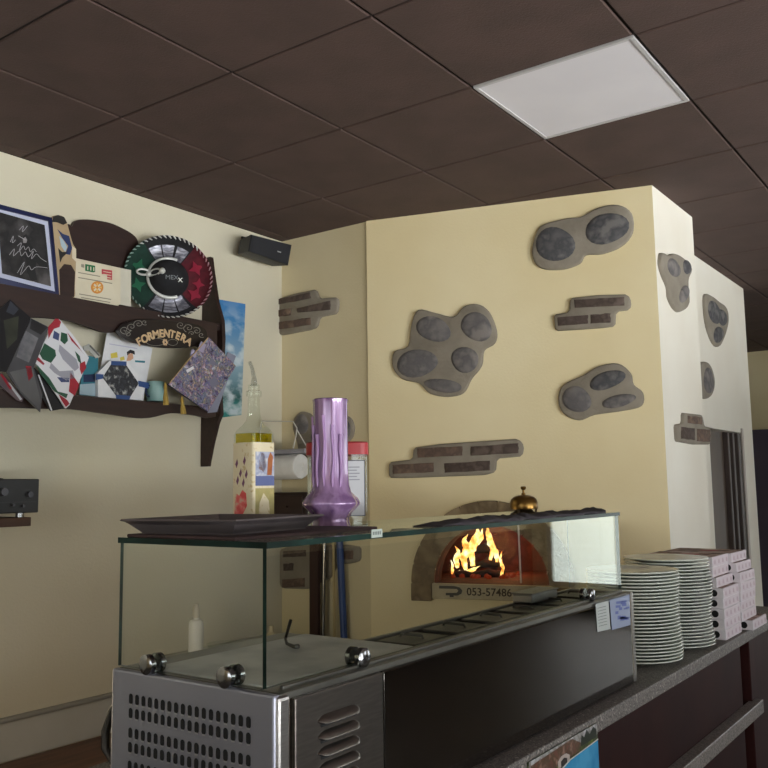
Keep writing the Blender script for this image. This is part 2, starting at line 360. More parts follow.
# ------------------------------------------------------------------ stone and brick patches stuck on the walls
def patch(label, outline, stones, pfun, n, mats=None, t=.022, rnd=True, cat='wall stones', name='stone_patch'):
    """outline: pixel loop read off the photo and laid on the real wall with pfun; stones: (cx,cy,rx,ry,rot) or 4-corner quads"""
    P = [pfun(x, y) + n*(.001 if pfun is pd else -.001) for x, y in outline]
    if rnd: P = smooth_loop(P, 4)
    else:
        R = []; k = len(P)
        for i in range(k):
            a, c, d = P[i-1], P[i], P[(i+1) % k]; R += [c + (a-c).normalized()*min(.012, (a-c).length*.3), c + (d-c).normalized()*min(.012, (d-c).length*.3)]
        P = R
    cen = sum(P, V())/len(P); T = thing(name, label, cat, cen)
    def inset(loop, d, h):
        out = []; m_ = len(loop)
        for i in range(m_):
            tg = (loop[(i+1) % m_]-loop[i-1]); nn = tg.cross(n); nn = nn.normalized() if nn.length > 1e-9 else V()
            out.append(loop[i] + nn*d*sgn + n*h)
        return out
    area = V()
    for i in range(len(P)): area += (P[i]-cen).cross(P[(i+1) % len(P)]-cen)
    sgn = -1 if area.dot(n) > 0 else 1
    b = MB(); b.loft([P, inset(P, 0, t*.45), inset(P, .003, t*.8), inset(P, .011, t)], 0); b.build('mortar', CEMENT, T, angle=50)
    for i, s in enumerate(stones):
        b = MB()
        if len(s) == 5:
            cx, cy, rx, ry, ro = s; L0 = []
            for k in range(22):
                a = 2*math.pi*k/22; w = 1 + .07*math.sin(2*a+i*1.7) + .03*math.sin(3*a+i)
                dx, dy = rx*w*math.cos(a), ry*w*math.sin(a); c_, s_ = math.cos(ro), math.sin(ro)
                L0.append(pfun(cx+dx*c_-dy*s_, cy+dx*s_+dy*c_))
            c0 = sum(L0, V())/22
            rings = [[p + n*(t*.9) for p in L0]] + [[c0 + (p-c0)*k + n*(t+h) for p in L0] for k, h in ((.95, .004), (.78, .009), (.4, .012), (.1, .013))]
            m_ = (mats or [STONE, STONED])[i % 2]; nm = 'stone'
        else:
            L0 = [pfun(x, y) for x, y in s]; c0 = sum(L0, V())/len(L0); sub = []
            for k in range(len(L0)):
                a, c = L0[k], L0[(k+1) % len(L0)]
                for j in range(4): sub.append(a.lerp(c, j/4) + (V((noise.noise((a+c)*9+V((j, i, 0))), 0, noise.noise((a-c)*7+V((i, j, 3)))))*.004 if j else V()))
            L0 = sub
            rings = [[p + n*(t*.9) for p in L0], [c0+(p-c0)*.97 + n*(t+.003) for p in L0], [c0+(p-c0)*.9 + n*(t+.006) for p in L0]]
            m_ = (mats or [BRICKM, BRICKD])[i % 2]; nm = 'brick'
        b.loft(rings, 0); b.build(nm, m_, T, angle=60)
    return T
def cr(x0, y0, sc):
    return lambda pts: [(x0+p[0]/sc, y0+p[1]/sc) for p in pts]
def crs(x0, y0, sc):
    return lambda ss: [(x0+s[0]/sc, y0+s[1]/sc, s[2]/sc, s[3]/sc, math.radians(s[4] if len(s) > 4 else 0)) for s in ss]
pd = lambda x, y: ond(x, y, 0)
D1 = cr(380, 190, 2.56); D1s = crs(380, 190, 2.56); dn = DN
patch('large five stone cluster on the yellow oven wall, biggest of the stone patches', D1([(100, 308), (145, 316), (190, 325), (215, 300), (250, 293), (280, 312), (300, 360), (295, 393), (268, 412), (262, 450), (236, 484), (215, 520), (175, 530), (130, 522), (102, 496), (60, 485), (35, 455), (38, 415), (73, 400), (82, 345)]),
      D1s([(140, 358, 46, 32, 10), (250, 352, 40, 38, 40), (98, 445, 54, 36, 0), (220, 436, 38, 32, 0), (165, 502, 48, 18, 5)]), pd, dn, [STONE, STONE])
patch('two stone patch high on the oven wall near its outer corner under the ceiling', D1([(420, 90), (480, 74), (515, 70), (560, 47), (610, 40), (645, 62), (648, 110), (620, 145), (570, 165), (528, 168), (512, 190), (465, 205), (410, 200), (390, 165), (400, 115)]),
      D1s([(450, 142, 50, 46, -20), (582, 102, 55, 42, -15)]), pd, dn, [STONED, STONED])
patch('two row brick patch on the oven wall midway between the two upper stone patches', D1([(487, 278), (560, 270), (635, 268), (645, 288), (640, 308), (605, 312), (603, 350), (560, 355), (450, 362), (445, 320), (485, 314)]),
      [D1([(497, 283), (628, 276), (628, 298), (499, 304)]), D1([(455, 328), (535, 322), (535, 344), (457, 350)]), D1([(540, 321), (592, 318), (592, 342), (540, 344)])], pd, dn, [BRICKD, BRICKD], rnd=False, cat='wall bricks', name='brick_patch')
patch('three stone patch on the oven wall below the short brick rows', D1([(470, 500), (520, 475), (560, 452), (610, 445), (643, 470), (650, 498), (674, 520), (670, 553), (620, 566), (550, 576), (510, 590), (470, 572), (457, 537)]),
      D1s([(505, 537, 38, 34, 0), (583, 488, 46, 24, -18), (612, 541, 46, 16, -10)]), pd, dn, [STONE, STONED])
patch('long two row brick patch on the oven wall directly above the oven arch', D1([(88, 660), (160, 650), (355, 637), (370, 655), (365, 682), (300, 688), (297, 722), (270, 730), (60, 738), (25, 737), (25, 697), (85, 690)]),
      [D1([(97, 662), (215, 656), (215, 680), (99, 686)]), D1([(234, 657), (358, 648), (358, 674), (234, 681)]), D1([(35, 704), (142, 698), (142, 722), (36, 727)]), D1([(166, 700), (285, 693), (285, 718), (168, 724)])], pd, dn, [BRICKM, BRICKD], rnd=False, cat='wall bricks', name='brick_patch')
pb = lambda x, y: ony(x, y, YB); bn_ = V((0, -1, 0))
B1 = cr(221.5, 210, 5.486)
patch('brick patch in the corner beneath the black loudspeaker', B1([(314, 490), (420, 458), (525, 437), (545, 488), (640, 480), (652, 510), (640, 570), (545, 590), (532, 645), (490, 660), (330, 690), (314, 668)]),
      [B1([(324, 493), (500, 455), (505, 487), (324, 523)]), B1([(326, 553), (395, 541), (395, 580), (326, 590)]), B1([(425, 545), (612, 500), (612, 550), (430, 566)]), B1([(328, 618), (503, 593), (505, 633), (328, 658)])], pb, bn_, [BRICKD, BRICKM], rnd=False, cat='wall bricks', name='brick_patch')
B2 = cr(270, 540, 4.8)
patch('brick patch low in the corner behind the leaning pole handles, seen through the glass', B2([(55, 45), (100, 28), (380, 22), (440, 32), (440, 98), (400, 112), (330, 116), (300, 178), (190, 235), (70, 232), (55, 215)]),
      [B2([(75, 52), (185, 46), (185, 78), (75, 82)]), B2([(360, 52), (412, 48), (412, 90), (360, 94)]), B2([(78, 112), (125, 110), (125, 145), (78, 147)]), B2([(70, 188), (180, 180), (180, 222), (72, 228)])], pb, bn_, [BRICKD, BRICKM], rnd=False, cat='wall bricks', name='brick_patch')
B3 = cr(220, 350, 4.267); B3s = crs(220, 350, 4.267)
patch('stone patch half hidden behind the purple glass vase', B3([(322, 295), (350, 264), (385, 270), (420, 290), (520, 280), (560, 290), (577, 330), (570, 370), (548, 400), (540, 440), (480, 470), (405, 490), (370, 530), (337, 525), (325, 480), (340, 432), (335, 392), (318, 335)]),
      B3s([(358, 318, 30, 42, 10), (542, 340, 24, 48, 0), (356, 490, 22, 30, 0), (455, 380, 60, 50, 0)]), pb, bn_, [STONE, STONED])
ps = lambda x, y: onx(x, y, -1.32); sn = V((1, 0, 0))
S1 = cr(660, 220, 7.11); S1s = crs(660, 220, 7.11)
patch('three stone patch on the pale side face of the oven block', S1([(-14, 250), (0, 235), (40, 252), (80, 240), (130, 262), (185, 310), (203, 370), (178, 445), (185, 600), (130, 655), (88, 635), (48, 560), (38, 480), (5, 400), (-18, 320)]),
      S1s([(66, 345, 40, 70, -15), (160, 340, 24, 55, -10), (140, 530, 32, 62, 10)]), ps, sn, [STONE, STONED])
S2 = cr(640, 180, 1.92)
patch('brick patch on the pale side face of the oven block below the stones', S2([(78, 447), (113, 451), (117, 472), (129, 475), (129, 508), (100, 508), (66, 502), (64, 470), (78, 467)]),
      [S2([(83, 453), (110, 456), (110, 470), (83, 467)]), S2([(70, 474), (96, 477), (96, 500), (70, 497)]), S2([(101, 478), (126, 480), (126, 503), (101, 502)])], ps, sn, [BRICKM, BRICKD], rnd=False, cat='wall bricks', name='brick_patch')
pp = lambda x, y: onx(x, y, -1.55)
patch('stone patch on the passage wall above the doorway', [(702.5, 296), (709, 296), (717, 302), (724, 308), (726, 322), (722, 338), (716.5, 347), (710, 341), (704, 322)], [(711, 313, 6, 12, -.2), (719, 318, 4, 9, -.2), (715, 335, 5, 8, 0)], pp, sn, [STONED, STONED])
patch('small stone patch on the passage wall mostly hidden by the oven block edge', [(698, 366), (704, 362), (709, 368), (712, 382), (710, 394), (704, 399), (698, 394)], [(705, 381, 5, 13, 0)], pp, sn, [STONE, STONE])

# ------------------------------------------------------------------ pizza oven
OVB = mat('oven_arch_stone', '88765a', .9, col2=['6f5f48', '98866a'], scale=9, bump=.4, bscale=50)
OVR = mat('oven_inner_brick', '5e2a24', .85, col2=['4a201b', '70362c'], scale=14, bump=.3, bscale=40)
ov = thing('pizza_oven', 'arched brick pizza oven built into the yellow wall with a fire inside', 'oven', dsz(AS, .985))
b = MB()
NV = 13
for i in range(NV):
    a0 = math.pi*(i/NV)+.012; a1 = math.pi*((i+1)/NV)-.012
    loop = []
    for k in range(5): a = a0+(a1-a0)*k/4; loop.append((AS+.405*math.cos(a), AZ+.405*math.sin(a)))
    for k in range(5): a = a1+(a0-a1)*k/4; loop.append((AS+.288*math.cos(a), AZ+.288*math.sin(a)))
    b.loft([[dsz(s, z, .002) for s, z in loop], [dsz(s, z, .022) for s, z in loop], [dsz(AS+(s-AS)*.995, AZ+(z-AZ)*.995, .028) for s, z in loop]])
ring = [(AS+.40*math.cos(math.pi*k/24), AZ+.40*math.sin(math.pi*k/24)) for k in range(25)] + [(AS+.293*math.cos(math.pi*k/24), AZ+.293*math.sin(math.pi*k/24)) for k in range(24, -1, -1)]
b.prism([dsz(s, z, .002) for s, z in ring], DN*.022)
b.build('arch_ring', OVB, ov)
for s0, s1 in ((AS-.405, AS-.30), (AS+.30, AS+.405)):
    b = MB(); b.box((0, 0, 0), (s1-s0, .03, AZ-.984), bev=.004, M=basis(dsz(s0, .984, .002), DT, DN, V((0, 0, 1)))); b.build('arch_foot', OVB, ov)
b = MB(); K = 16; dep = .70
front = [dsz(AS+AR*math.cos(math.pi*k/K), AZ+AR*math.sin(math.pi*k/K), -.002) for k in range(K+1)]
m1 = [dsz(AS+AR*math.cos(math.pi*k/K), AZ+AR*math.sin(math.pi*k/K), -.12) for k in range(K+1)]
m2 = [dsz(AS+AR*1.6*math.cos(math.pi*k/K), AZ+AR*1.25*math.sin(math.pi*k/K), -.3) for k in range(K+1)]
m3 = [dsz(AS+AR*1.4*math.cos(math.pi*k/K), AZ+AR*1.15*math.sin(math.pi*k/K), -.55) for k in range(K+1)]
m4 = [dsz(AS+AR*.7*math.cos(math.pi*k/K), AZ+AR*.7*math.sin(math.pi*k/K), -dep) for k in range(K+1)]
b.loft([front, m1, m2, m3, m4], 0); b.build('chamber', OVR, ov, angle=60, fix=False)
b = MB(); b.poly([dsz(AS-.3, AZ-.001, -.66), dsz(AS+.3, AZ-.001, -.66), dsz(AS+.4, AZ-.001, -.002), dsz(AS-.4, AZ-.001, -.002)]); b.build('hearth_floor', mat('hearth', '4a2c24', .8, col2='3a221c', scale=8, bump=.3), ov)
SIGNM = mat('sign_pale_stone', 'b7ab8d', .6, col2='a5997c', scale=12)
b = MB(); b.box((0, 0, 0), (.60-.005, .02, .072), bev=.003, M=basis(dsz(AS-.298, .996, .001), DT, DN, V((0, 0, 1)))); sg = b.build('number_plate', SIGNM, ov)
INK = mat('ink_brown', '3c3020', .7)
b = MB(); b.text('053-57486', .052, basis(dsz(.624, 1.033, .0215), DT, V((0, 0, 1)), DN), bold=.0006); b.build('lettering', INK, sg)
b = MB()   # dark D-shaped emblem with a tail
em = [(.372, 1.060), (.45, 1.060), (.476, 1.054), (.490, 1.040), (.486, 1.024), (.466, 1.014), (.43, 1.014), (.43, 1.026), (.462, 1.028), (.470, 1.038), (.462, 1.046), (.372, 1.046)]
b.prism([dsz(s, z, .0202) for s, z in em], DN*.0012)
em = [(.405, 1.026), (.445, 1.026), (.445, 1.006), (.425, 1.006), (.425, 1.014), (.405, 1.014)]
b.prism([dsz(s, z, .0202) for s, z in em], DN*.0012)
b.build('emblem', mat('emblem_dark', '4a463e', .6), sg)
LOG = mat('charred_log', '1c100c', .9, col2=['0d0807', '4a1c0e'], scale=12, bump=.5, bscale=30)
def logpx(x0, y0, x1, y1, r, off, lab, dz=0):
    p0 = ond(x0, y0, off); p1 = ond(x1, y1, off-.05); pts = [p0.lerp(p1, k/6) + V((0, 0, .006*math.sin(k*2))) for k in range(7)]
    b = MB(); b.tube(pts, [r*(.9+.12*math.sin(k*1.9)) for k in range(7)], 12)
    return tag(b.build('charred_log', LOG), lab, 'log', 'burning logs in the oven')
logpx(455, 576, 505, 574, .026, -.30, 'long charred log lying on the hearth of the oven in front of the others')
logpx(462, 566, 500, 563, .024, -.40, 'charred log in the middle of the oven fire below the topmost block')
logpx(471, 548, 494, 549, .030, -.42, 'thick charred block of wood on top of the burning logs')
logpx(464, 556, 470, 577, .02, -.46, 'short charred log propped upright at the back of the oven fire')
logpx(497, 556, 492, 577, .02, -.46, 'short charred log propped under the yellow flame at the back of the oven')
m, nt, out = new_mat('flame'); N = nt.nodes; L = nt.links
em_ = N.new('ShaderNodeEmission'); tc = N.new('ShaderNodeTexCoord'); sx_ = N.new('ShaderNodeSeparateXYZ'); L.new(tc.outputs['Generated'], sx_.inputs[0])
nz = N.new('ShaderNodeTexNoise'); nz.inputs['Scale'].default_value = 26; L.new(tc.outputs['Object'], nz.inputs['Vector'])
ad = N.new('ShaderNodeMath'); ad.operation = 'MULTIPLY_ADD'; L.new(nz.outputs['Fac'], ad.inputs[0]); ad.inputs[1].default_value = 1.5; ad.inputs[2].default_value = -.25
rp = N.new('ShaderNodeValToRGB'); L.new(ad.outputs[0], rp.inputs[0]); e_ = rp.color_ramp.elements
e_[0].position = .25; e_[0].color = (1, .22, .02, 1); e_[1].position = .75; e_[1].color = (1, .85, .5, 1); x_ = e_.new(.5); x_.color = (1, .6, .15, 1)
L.new(rp.outputs[0], em_.inputs[0]); em_.inputs[1].default_value = 2.2; L.new(em_.outputs[0], out.inputs[0]); FLAME = m
b = MB()
def tongue(pts, w, off):
    P = [ond(x, y, off) for x, y in pts]; k = len(P)
    Q = []
    for i in range(k-1):
        for j in range(4): Q.append(P[i].lerp(P[i+1], j/4) + DT*(.006*noise.noise(P[i]*31+V((i*4+j, 0, 0)))) )
    Q.append(P[-1]); n = len(Q)
    b.tube(Q, [max(.0012, w*math.sin(math.pi*min(1, .18+.82*i/(n-1)))**1.1*(1+.45*noise.noise(V((i*.9, w*300, off*40))))) for i in range(n)], 10)
for pts, w, off in [([(458, 568), (456, 560), (459, 552), (455, 546)], .016, -.33), ([(466, 570), (463, 558), (467, 548), (464, 541), (468, 534)], .021, -.35),
                    ([(473, 566), (471, 552), (474, 541), (478, 533), (476, 524)], .022, -.37), ([(470, 556), (474, 546), (481, 538), (483, 527)], .017, -.39),
                    ([(490, 560), (493, 550), (490, 541), (488, 532), (487, 523)], .019, -.37), ([(497, 562), (496, 552), (494, 546)], .013, -.36),
                    ([(501, 579), (503, 568), (500, 558), (502, 551)], .009, -.33), ([(452, 574), (453, 566), (451, 560)], .008, -.32),
                    ([(463, 573), (472, 570), (480, 566)], .010, -.34), ([(452, 580), (456, 574), (460, 570)], .008, -.31)]: tongue(pts, w, off)
tag(b.build('flames', FLAME, angle=180), 'bright yellow and orange flames burning in the pizza oven', 'fire', kind='stuff')
b = MB()
for k in range(70):
    p = dsz(AS - .12 + random.uniform(-.15, .16), AZ + .006, -.38 + random.uniform(-.12, .14)); r = random.uniform(.008, .018)
    bb = bmesh.new(); bmesh.ops.create_icosphere(bb, subdivisions=1, radius=r); b.bm(bb, 0, Matrix.Translation(p) @ Matrix.Rotation(random.random()*6, 4, 'X'))
tag(b.build('embers', mat('ember', '6a2a1a', .9, col2='20100c', scale=40, emit=.12, emitcol='ff5010')), 'glowing embers and ash spread over the oven hearth', 'embers', kind='stuff')
ld = bpy.data.lights.new('fire_glow', 'POINT'); ld.energy = 2.4; ld.color = (1, .42, .14); ld.shadow_soft_size = .08
lo = bpy.data.objects.new('fire_glow', ld); C.objects.link(lo); lo.location = dsz(AS-.02, AZ+.16, -.42)
# thin pale tube drawn as an upright line before the oven mouth
b = MB(); p0 = ond(521, 583, .03); p1 = ond(517.3, 505, .035); b.tube([p0, p0.lerp(p1, .5), p1], .0045, 8); rd = tag(b.build('pale_line', mat('line_pale', 'd9cfc4', .4, .3)), 'thin pale upright line in front of the oven mouth', 'rod')

# ------------------------------------------------------------------ wooden wall rack and what it carries
XF = -3.22                                   # front of the rack
lw = lambda x, y, X=XF: onx(x, y, X)
rk = thing('wall_rack', 'dark wooden wall rack with a carved crest and two shelves', 'wall rack', (XL, 2.4, 1.9))
zU = lw(120, 307).z; zL = lw(120, 399.5).z; YE = 3.06; YS = 1.45
b = MB(); b.box((XL+.004, YS, zU-.022), (XF, YE, zU), bev=.003); b.box((XF-.012, lw(120, 307).y, zU), (XF, YE, zU+.012), bev=.002); b.build('upper_shelf', WOOD, rk)
b = MB(); b.box((XL+.004, YS, zL-.02), (XF, YE, zL), bev=.003); b.build('lower_shelf', WOOD, rk)
def apron(zt, pts, name):
    b = MB(); lo = [lw(x, y) for x, y in pts]; top = [V((XF, p.y, zt)) for p in lo]
    loop = top + lo[::-1]; b.prism([V((XF-.002, p.y, p.z)) for p in loop], V((.016, 0, 0))); b.build(name, WOOD, rk)
def smooth_open(pts, sub=5):
    out = []
    for i in range(len(pts)-1):
        a = V(pts[max(0, i-1)] + (0,)); b_ = V(pts[i] + (0,)); c = V(pts[i+1] + (0,)); d = V(pts[min(len(pts)-1, i+2)] + (0,))
        for k in range(sub):
            t = k/sub; p = .5*((2*b_) + (c-a)*t + (2*a-5*b_+4*c-d)*t*t + (3*b_-a-3*c+d)*t**3); out.append((p.x, p.y))
    return out + [pts[-1]]
apron(zU, smooth_open([(-80, 308), (-40, 318), (0, 322), (30, 318), (62, 320), (83, 326), (105, 333), (128, 330), (150, 330), (180, 340), (207, 352), (215, 362)]), 'upper_apron')
apron(zL, smooth_open([(-80, 404), (-40, 410), (0, 408), (44, 409), (71, 409.5), (105, 414), (142, 418.5), (169, 413.5), (190, 415), (205, 418), (214, 417)]), 'lower_apron')
def side(Y, name):
    prof = [(XL+.004, 2.745), (XL+.06, 2.745), (XL+.075, 2.66), (XL+.11, 2.5), (XL+.148, zU+.03), (XL+.155, zU-.06), (XL+.15, 2.2), (XL+.135, 2.05), (XL+.145, zL-.03), (XL+.12, 1.88), (XL+.085, 1.78), (XL+.06, 1.69), (XL+.055, 1.665), (XL+.004, 1.665)]
    b = MB(); b.prism([V((x, Y, z)) for x, z in prof], V((0, .022, 0))); b.build(name, WOOD, rk)
side(YE, 'end_panel'); side(YS-.022, 'end_panel')
crest = smooth_open([(62, 232), (68, 224), (72, 226.5), (76, 220.5), (88, 219.5), (101, 221), (112, 223.5), (122, 228), (131, 233), (137, 239), (138.5, 247), (136, 258)])
crest += [(127, 269), (101, 264), (76, 258), (72, 262), (71, 300), (50, 305), (-60, 280), (-60, 218), (0, 205), (50, 218)]
b = MB(); b.prism([lw(x, y, XL+.024) for x, y in crest], V((-.02, 0, 0))); b.build('crest_board', WOOD, rk)

def leaf(label, cat, name, pts, X, th, mats, decals=(), group=None, tilt=None):
    """a flat thing seen on the rack: px outline at plane x=X, thickness th, decals = (px polygon, material index)"""
    b = MB(); tl_ = tilt or 0; zr = min(lw(x, y, X).z for x, y in pts)
    def on(x, y):
        d = ray(x, y); return EYE + d*((X - tl_*(EYE.z-zr))/(d.x + tl_*d.z))
    P = [on(x, y) for x, y in pts]
    b.prism(P, V((-th, 0, 0)), 0)
    for d in decals:
        o = d[2] if len(d) > 2 else .0012
        b.poly([on(x, y) + V((o, 0, 0)) for x, y in d[0]], d[1])
    return tag(b.build(name, mats), label, cat, group)

# blue framed photograph
BLUEF = mat('frame_blue', '1b2040', .35, col2='222850', scale=6)
PHOTO = mat('photo_bw', '2a2829', .5, col2=['131214', '3a3738', '565253'], scale=9, detail=5)
XP = XF+.004
fp = thing('framed_photo', 'blue framed black and white photo with white handwriting on the upper rack shelf', 'framed picture', lw(25, 290, XP))
A = [(-12, 201.5), (51.5, 218), (59, 297), (-8, 281.5)]
Bm = [(-8, 207.5), (48, 221.5), (55, 292), (-4, 277)]
Cc = [(-3, 211.5), (44.5, 225), (51, 286.5), (2, 273.5)]
tl = lambda pts, off=0: [lw(x, y, XP) + V((off, 0, 0)) for x, y in pts]
b = MB(); n = 4
Ao, Bo = tl(A), tl(Bm)
b.loft([tl(A, -.018), tl(A, .004), tl(Bm, .008), tl(Bm, -.002)], 0, cap0=True, cap1=False); b.build('frame', BLUEF, fp)
b = MB(); b.poly(tl(Bm, 0.0)); b.build('mount', mat('mount_lavender', 'b9bdd2', .7, col2='b0b4ca', scale=9), fp)
b = MB(); b.poly(tl(Cc, .001)); 
fig = [(23, 236), (26, 234), (29, 238), (30, 244), (35, 250), (46, 262), (48, 270), (41, 268), (36, 262), (35, 270), (37, 280), (31, 281), (27, 272), (25, 256), (23, 246)]
b.poly(tl(fig, .0016), 1); b.poly(tl([(22.5, 239), (25, 237), (27, 240), (26, 243), (23, 243)], .002), 2)
b.build('photograph', [PHOTO, mat('photo_dark', '121113', .6), mat('photo_light', '8b8788', .6)], fp)
b = MB()
def scrib(pts): b.tube([lw(x, y, XP) + V((.003, 0, 0)) for x, y in smooth_open(pts, 4)], .0012, 5)
scrib([(10, 242), (13, 236), (12, 243), (15, 240)]); scrib([(17, 246), (21, 243), (19, 251), (23, 246), (25, 250), (28, 247), (30, 252), (33, 249), (36, 252)])
scrib([(9, 255), (14, 249), (13, 256), (19, 251), (21, 256), (25, 252), (28, 257), (33, 251), (31, 259), (36, 254), (40, 258), (46, 262)])
scrib([(17, 273), (24, 262), (20, 275), (28, 266), (31, 270), (36, 267), (47, 268)]); scrib([(19, 230), (23, 226), (22, 232), (27, 226)]); scrib([(18, 236), (25, 240)]); scrib([(29, 281), (34, 282)])
b.build('handwriting', mat('ink_white', 'a8a6aa', .6), fp)
# painted wooden cut-out beside the frame
TAN = mat('painted_tan', 'b09a78', .6, col2='a48d6c', scale=14)
body = smooth_open([(52, 222), (53, 216.5), (58, 215), (64, 217), (67, 223), (70, 234), (73, 244), (76, 250), (76, 262), (75, 285), (74, 297), (60, 297), (57, 280), (54, 262), (53, 240)])
leaf('painted wooden cut-out of a figure in tan, blue and black beside the blue frame', 'wooden figure', 'painted_cutout', body, XF-.015, .012,
     [TAN, mat('cap_black', '1d1a18', .6), mat('paint_navy', '1f2f5c', .6), mat('paint_paleblue', '9fb3bf', .6), WOOD, mat('paint_cream', 'cfc3ab', .6)],
     [([(52, 222), (53, 216.5), (58, 215), (64, 217), (67, 223), (63, 225), (57, 222.5)], 1), ([(57, 229), (63, 234), (69, 236), (72, 248), (70, 255), (65, 254), (68, 246), (62, 238)], 2), ([(59, 236), (63, 240), (67, 247), (65, 252), (61, 246)], 3),
      ([(58, 248), (62, 252), (68, 252), (62, 258), (60, 263)], 1), ([(59, 270), (64, 264), (71, 265), (75, 272), (74, 297), (60, 297)], 4), ([(72, 246), (76, 249), (76, 262), (72, 258)], 5)])
# certificate card
CRM = mat('card_cream', 'd6cdb6', .7, col2='cbc1a8', scale=9); GRN = mat('print_green', '23683f', .7); REDP = mat('print_red', 'b3434c', .7); ORG = mat('print_orange', 'd08a3a', .7); GREYP = mat('print_grey', '8d8878', .7)
dec = [([(81, 276-12), (84, 264.5), (84, 268), (81, 267)], 4), ([(101.5, 269), (112, 270.5), (112, 280), (107, 279.5), (107, 275), (101.5, 274)], 2), ([(85, 264), (95, 265.8), (95, 272), (93, 272.5), (85, 270.8)], 1), ([(78, 272), (100, 276), (100, 277), (78, 273)], 4), ([(78, 277), (112, 283), (112, 284), (78, 278)], 4),
       ([(79, 293.5), (111, 299), (111, 300), (79, 294.5)], 4), ([(81, 297), (110, 302), (110, 303), (81, 298)], 4)]
circ = [(97+6.3*math.cos(k*math.pi/8), 287.5+6.3*math.sin(k*math.pi/8)) for k in range(16)]; dec.append((circ, 3))
for k in range(8):
    a = k*math.pi/4; dec.append(([(97+1.5*math.cos(a-.5), 287.5+1.5*math.sin(a-.5)), (97+4.6*math.cos(a-.22), 287.5+4.6*math.sin(a-.22)), (97+4.6*math.cos(a+.22), 287.5+4.6*math.sin(a+.22)), (97+1.5*math.cos(a+.5), 287.5+1.5*math.sin(a+.5))], 0 if k % 2 else 5, .0018))
for k in range(3): dec.append(([(87+3*k, 266.2+.5*k), (88+3*k, 266.4+.5*k), (88+3*k, 270.2+.5*k), (87+3*k, 270+.5*k)], 0, .002)); dec.append(([(103, 271.2+2.7*k), (111, 272.5+2.7*k), (111, 273.2+2.7*k), (103, 271.9+2.7*k)], 0, .002))
leaf('cream certificate card with green and red print and a round orange emblem', 'card', 'certificate_card', [(75, 258), (120.5, 268), (120.5, 307), (74.5, 299.5)], XF-.03, .004, [CRM, GRN, REDP, ORG, GREYP, mat('print_yellow', 'e0b46a', .7)], dec, tilt=.05)
leaf('blank cream card tucked between the certificate and the sombrero', 'card', 'blank_card', [(120, 268), (131, 270), (131, 309), (120, 307)], XF-.05, .003, [mat('card_pale', 'cfcaba', .7, col2='c5c0ae', scale=9)], tilt=.05)

# sombrero
HG = mat('velvet_green', '12352a', .9, col2='0d2a21', scale=30); HR = mat('velvet_red', '5c1422', .9, col2='4a0f1b', scale=30); HK = mat('velvet_black', '131317', .9, col2='1b1b20', scale=30)
HS = mat('silver_cloth', '9a9aa6', .4, .5, col2=['5d5d68', 'b9b9c4'], scale=14, stretch=(1, 1, 3)); HW = mat('silver_cord', 'c9cac6', .45, .2)
hc = lw(168, 279, XF-.01); hn = V((.82, -.56, .10)).normalized(); hu = V((0, 0, 1)).cross(hn).normalized(); hv = hn.cross(hu); RH = .205
ht = thing('sombrero', 'green, black and red velvet sombrero with silver cord propped on the rack', 'hat', hc)
HM = basis(hc, hu, hv, hn)
def sector(t, r):
    d = math.degrees(t) % 360
    if r < .095: return 0
    if 125 <= d < 232: return 1
    if d < 52 or d >= 312: return 2
    if r < .178 and (55 < d < 76 or 79 < d < 100 or 103 < d < 122 or 238 < d < 259 or 262 < d < 284 or 287 < d < 307): return 3
    return 0
prof = [(.0001, .088), (.03, .087), (.058, .078), (.078, .055), (.090, .022), (.098, .006), (.12, .0), (.145, .002), (.17, .010), (.19, .022), (.203, .036), (.206, .041), (.203, .038), (.188, .017), (.165, .004), (.12, -.006), (.02, -.006), (.0001, -.006)]
b = MB(HM); b.lathe(prof, 144, 0, mfun=sector); b.build('hat_body', [HK, HG, HR, HS], ht, angle=60)
b = MB(HM)
for k in range(54):
    a = 2*math.pi*k/54; a2 = a+.075
    b.tube([(.196*math.cos(a), .196*math.sin(a), .031), (.201*math.cos((a+a2)/2), .201*math.sin((a+a2)/2), .039), (.205*math.cos(a2), .205*math.sin(a2), .043)], [.002, .0042, .002], 6, 0 if not (130 < math.degrees(a) < 225 or math.degrees(a) < 45 or math.degrees(a) > 318) else 1 + (math.degrees(a) < 45 or math.degrees(a) > 318))
b.build('edge_braid', [HW, mat('braid_greenish', '8fa39a', .5), mat('braid_reddish', 'a07780', .5)], ht)
b = MB(HM)
b.tube([(.098*math.cos(a)+.004, .098*math.sin(a), .016) for a in [math.radians(d) for d in range(68, 300, 8)]], .0082, 8)
b.build('hat_cord', HW, ht)
b = MB(HM)
for sg_, l in ((-1, .055), (1, .05)):
    b.tube([(-.092 + sg_*l*(.5-.5*math.cos(t)), .004 + sg_*.014*math.sin(t) + (.010 if sg_ < 0 else .004), .034 + (.055*(.5-.5*math.cos(t)) if sg_ > 0 else .006*math.sin(t/2))) for t in [2*math.pi*k/14 for k in range(14)]], .0052, 6, closed=True)
bb = bmesh.new(); bmesh.ops.create_uvsphere(bb, u_segments=12, v_segments=8, radius=.014); b.bm(bb, 0, Matrix.Translation((-.092, .006, .036)))
bb = bmesh.new(); bmesh.ops.create_uvsphere(bb, u_segments=12, v_segments=8, radius=.015); b.bm(bb, 0, Matrix.Translation((-.036, .006, .092)))
b.build('bow', HW, ht)
b = MB(HM); b.text('MEX', .03, Matrix.Translation((.008, -.022, .0885)), 0); b.text('x', .045, Matrix.Translation((.048, -.026, .083)), 1); b.build('lettering', [mat('thread_grey', '7e8488', .6), mat('thread_white', 'dfe2e0', .6)], ht)
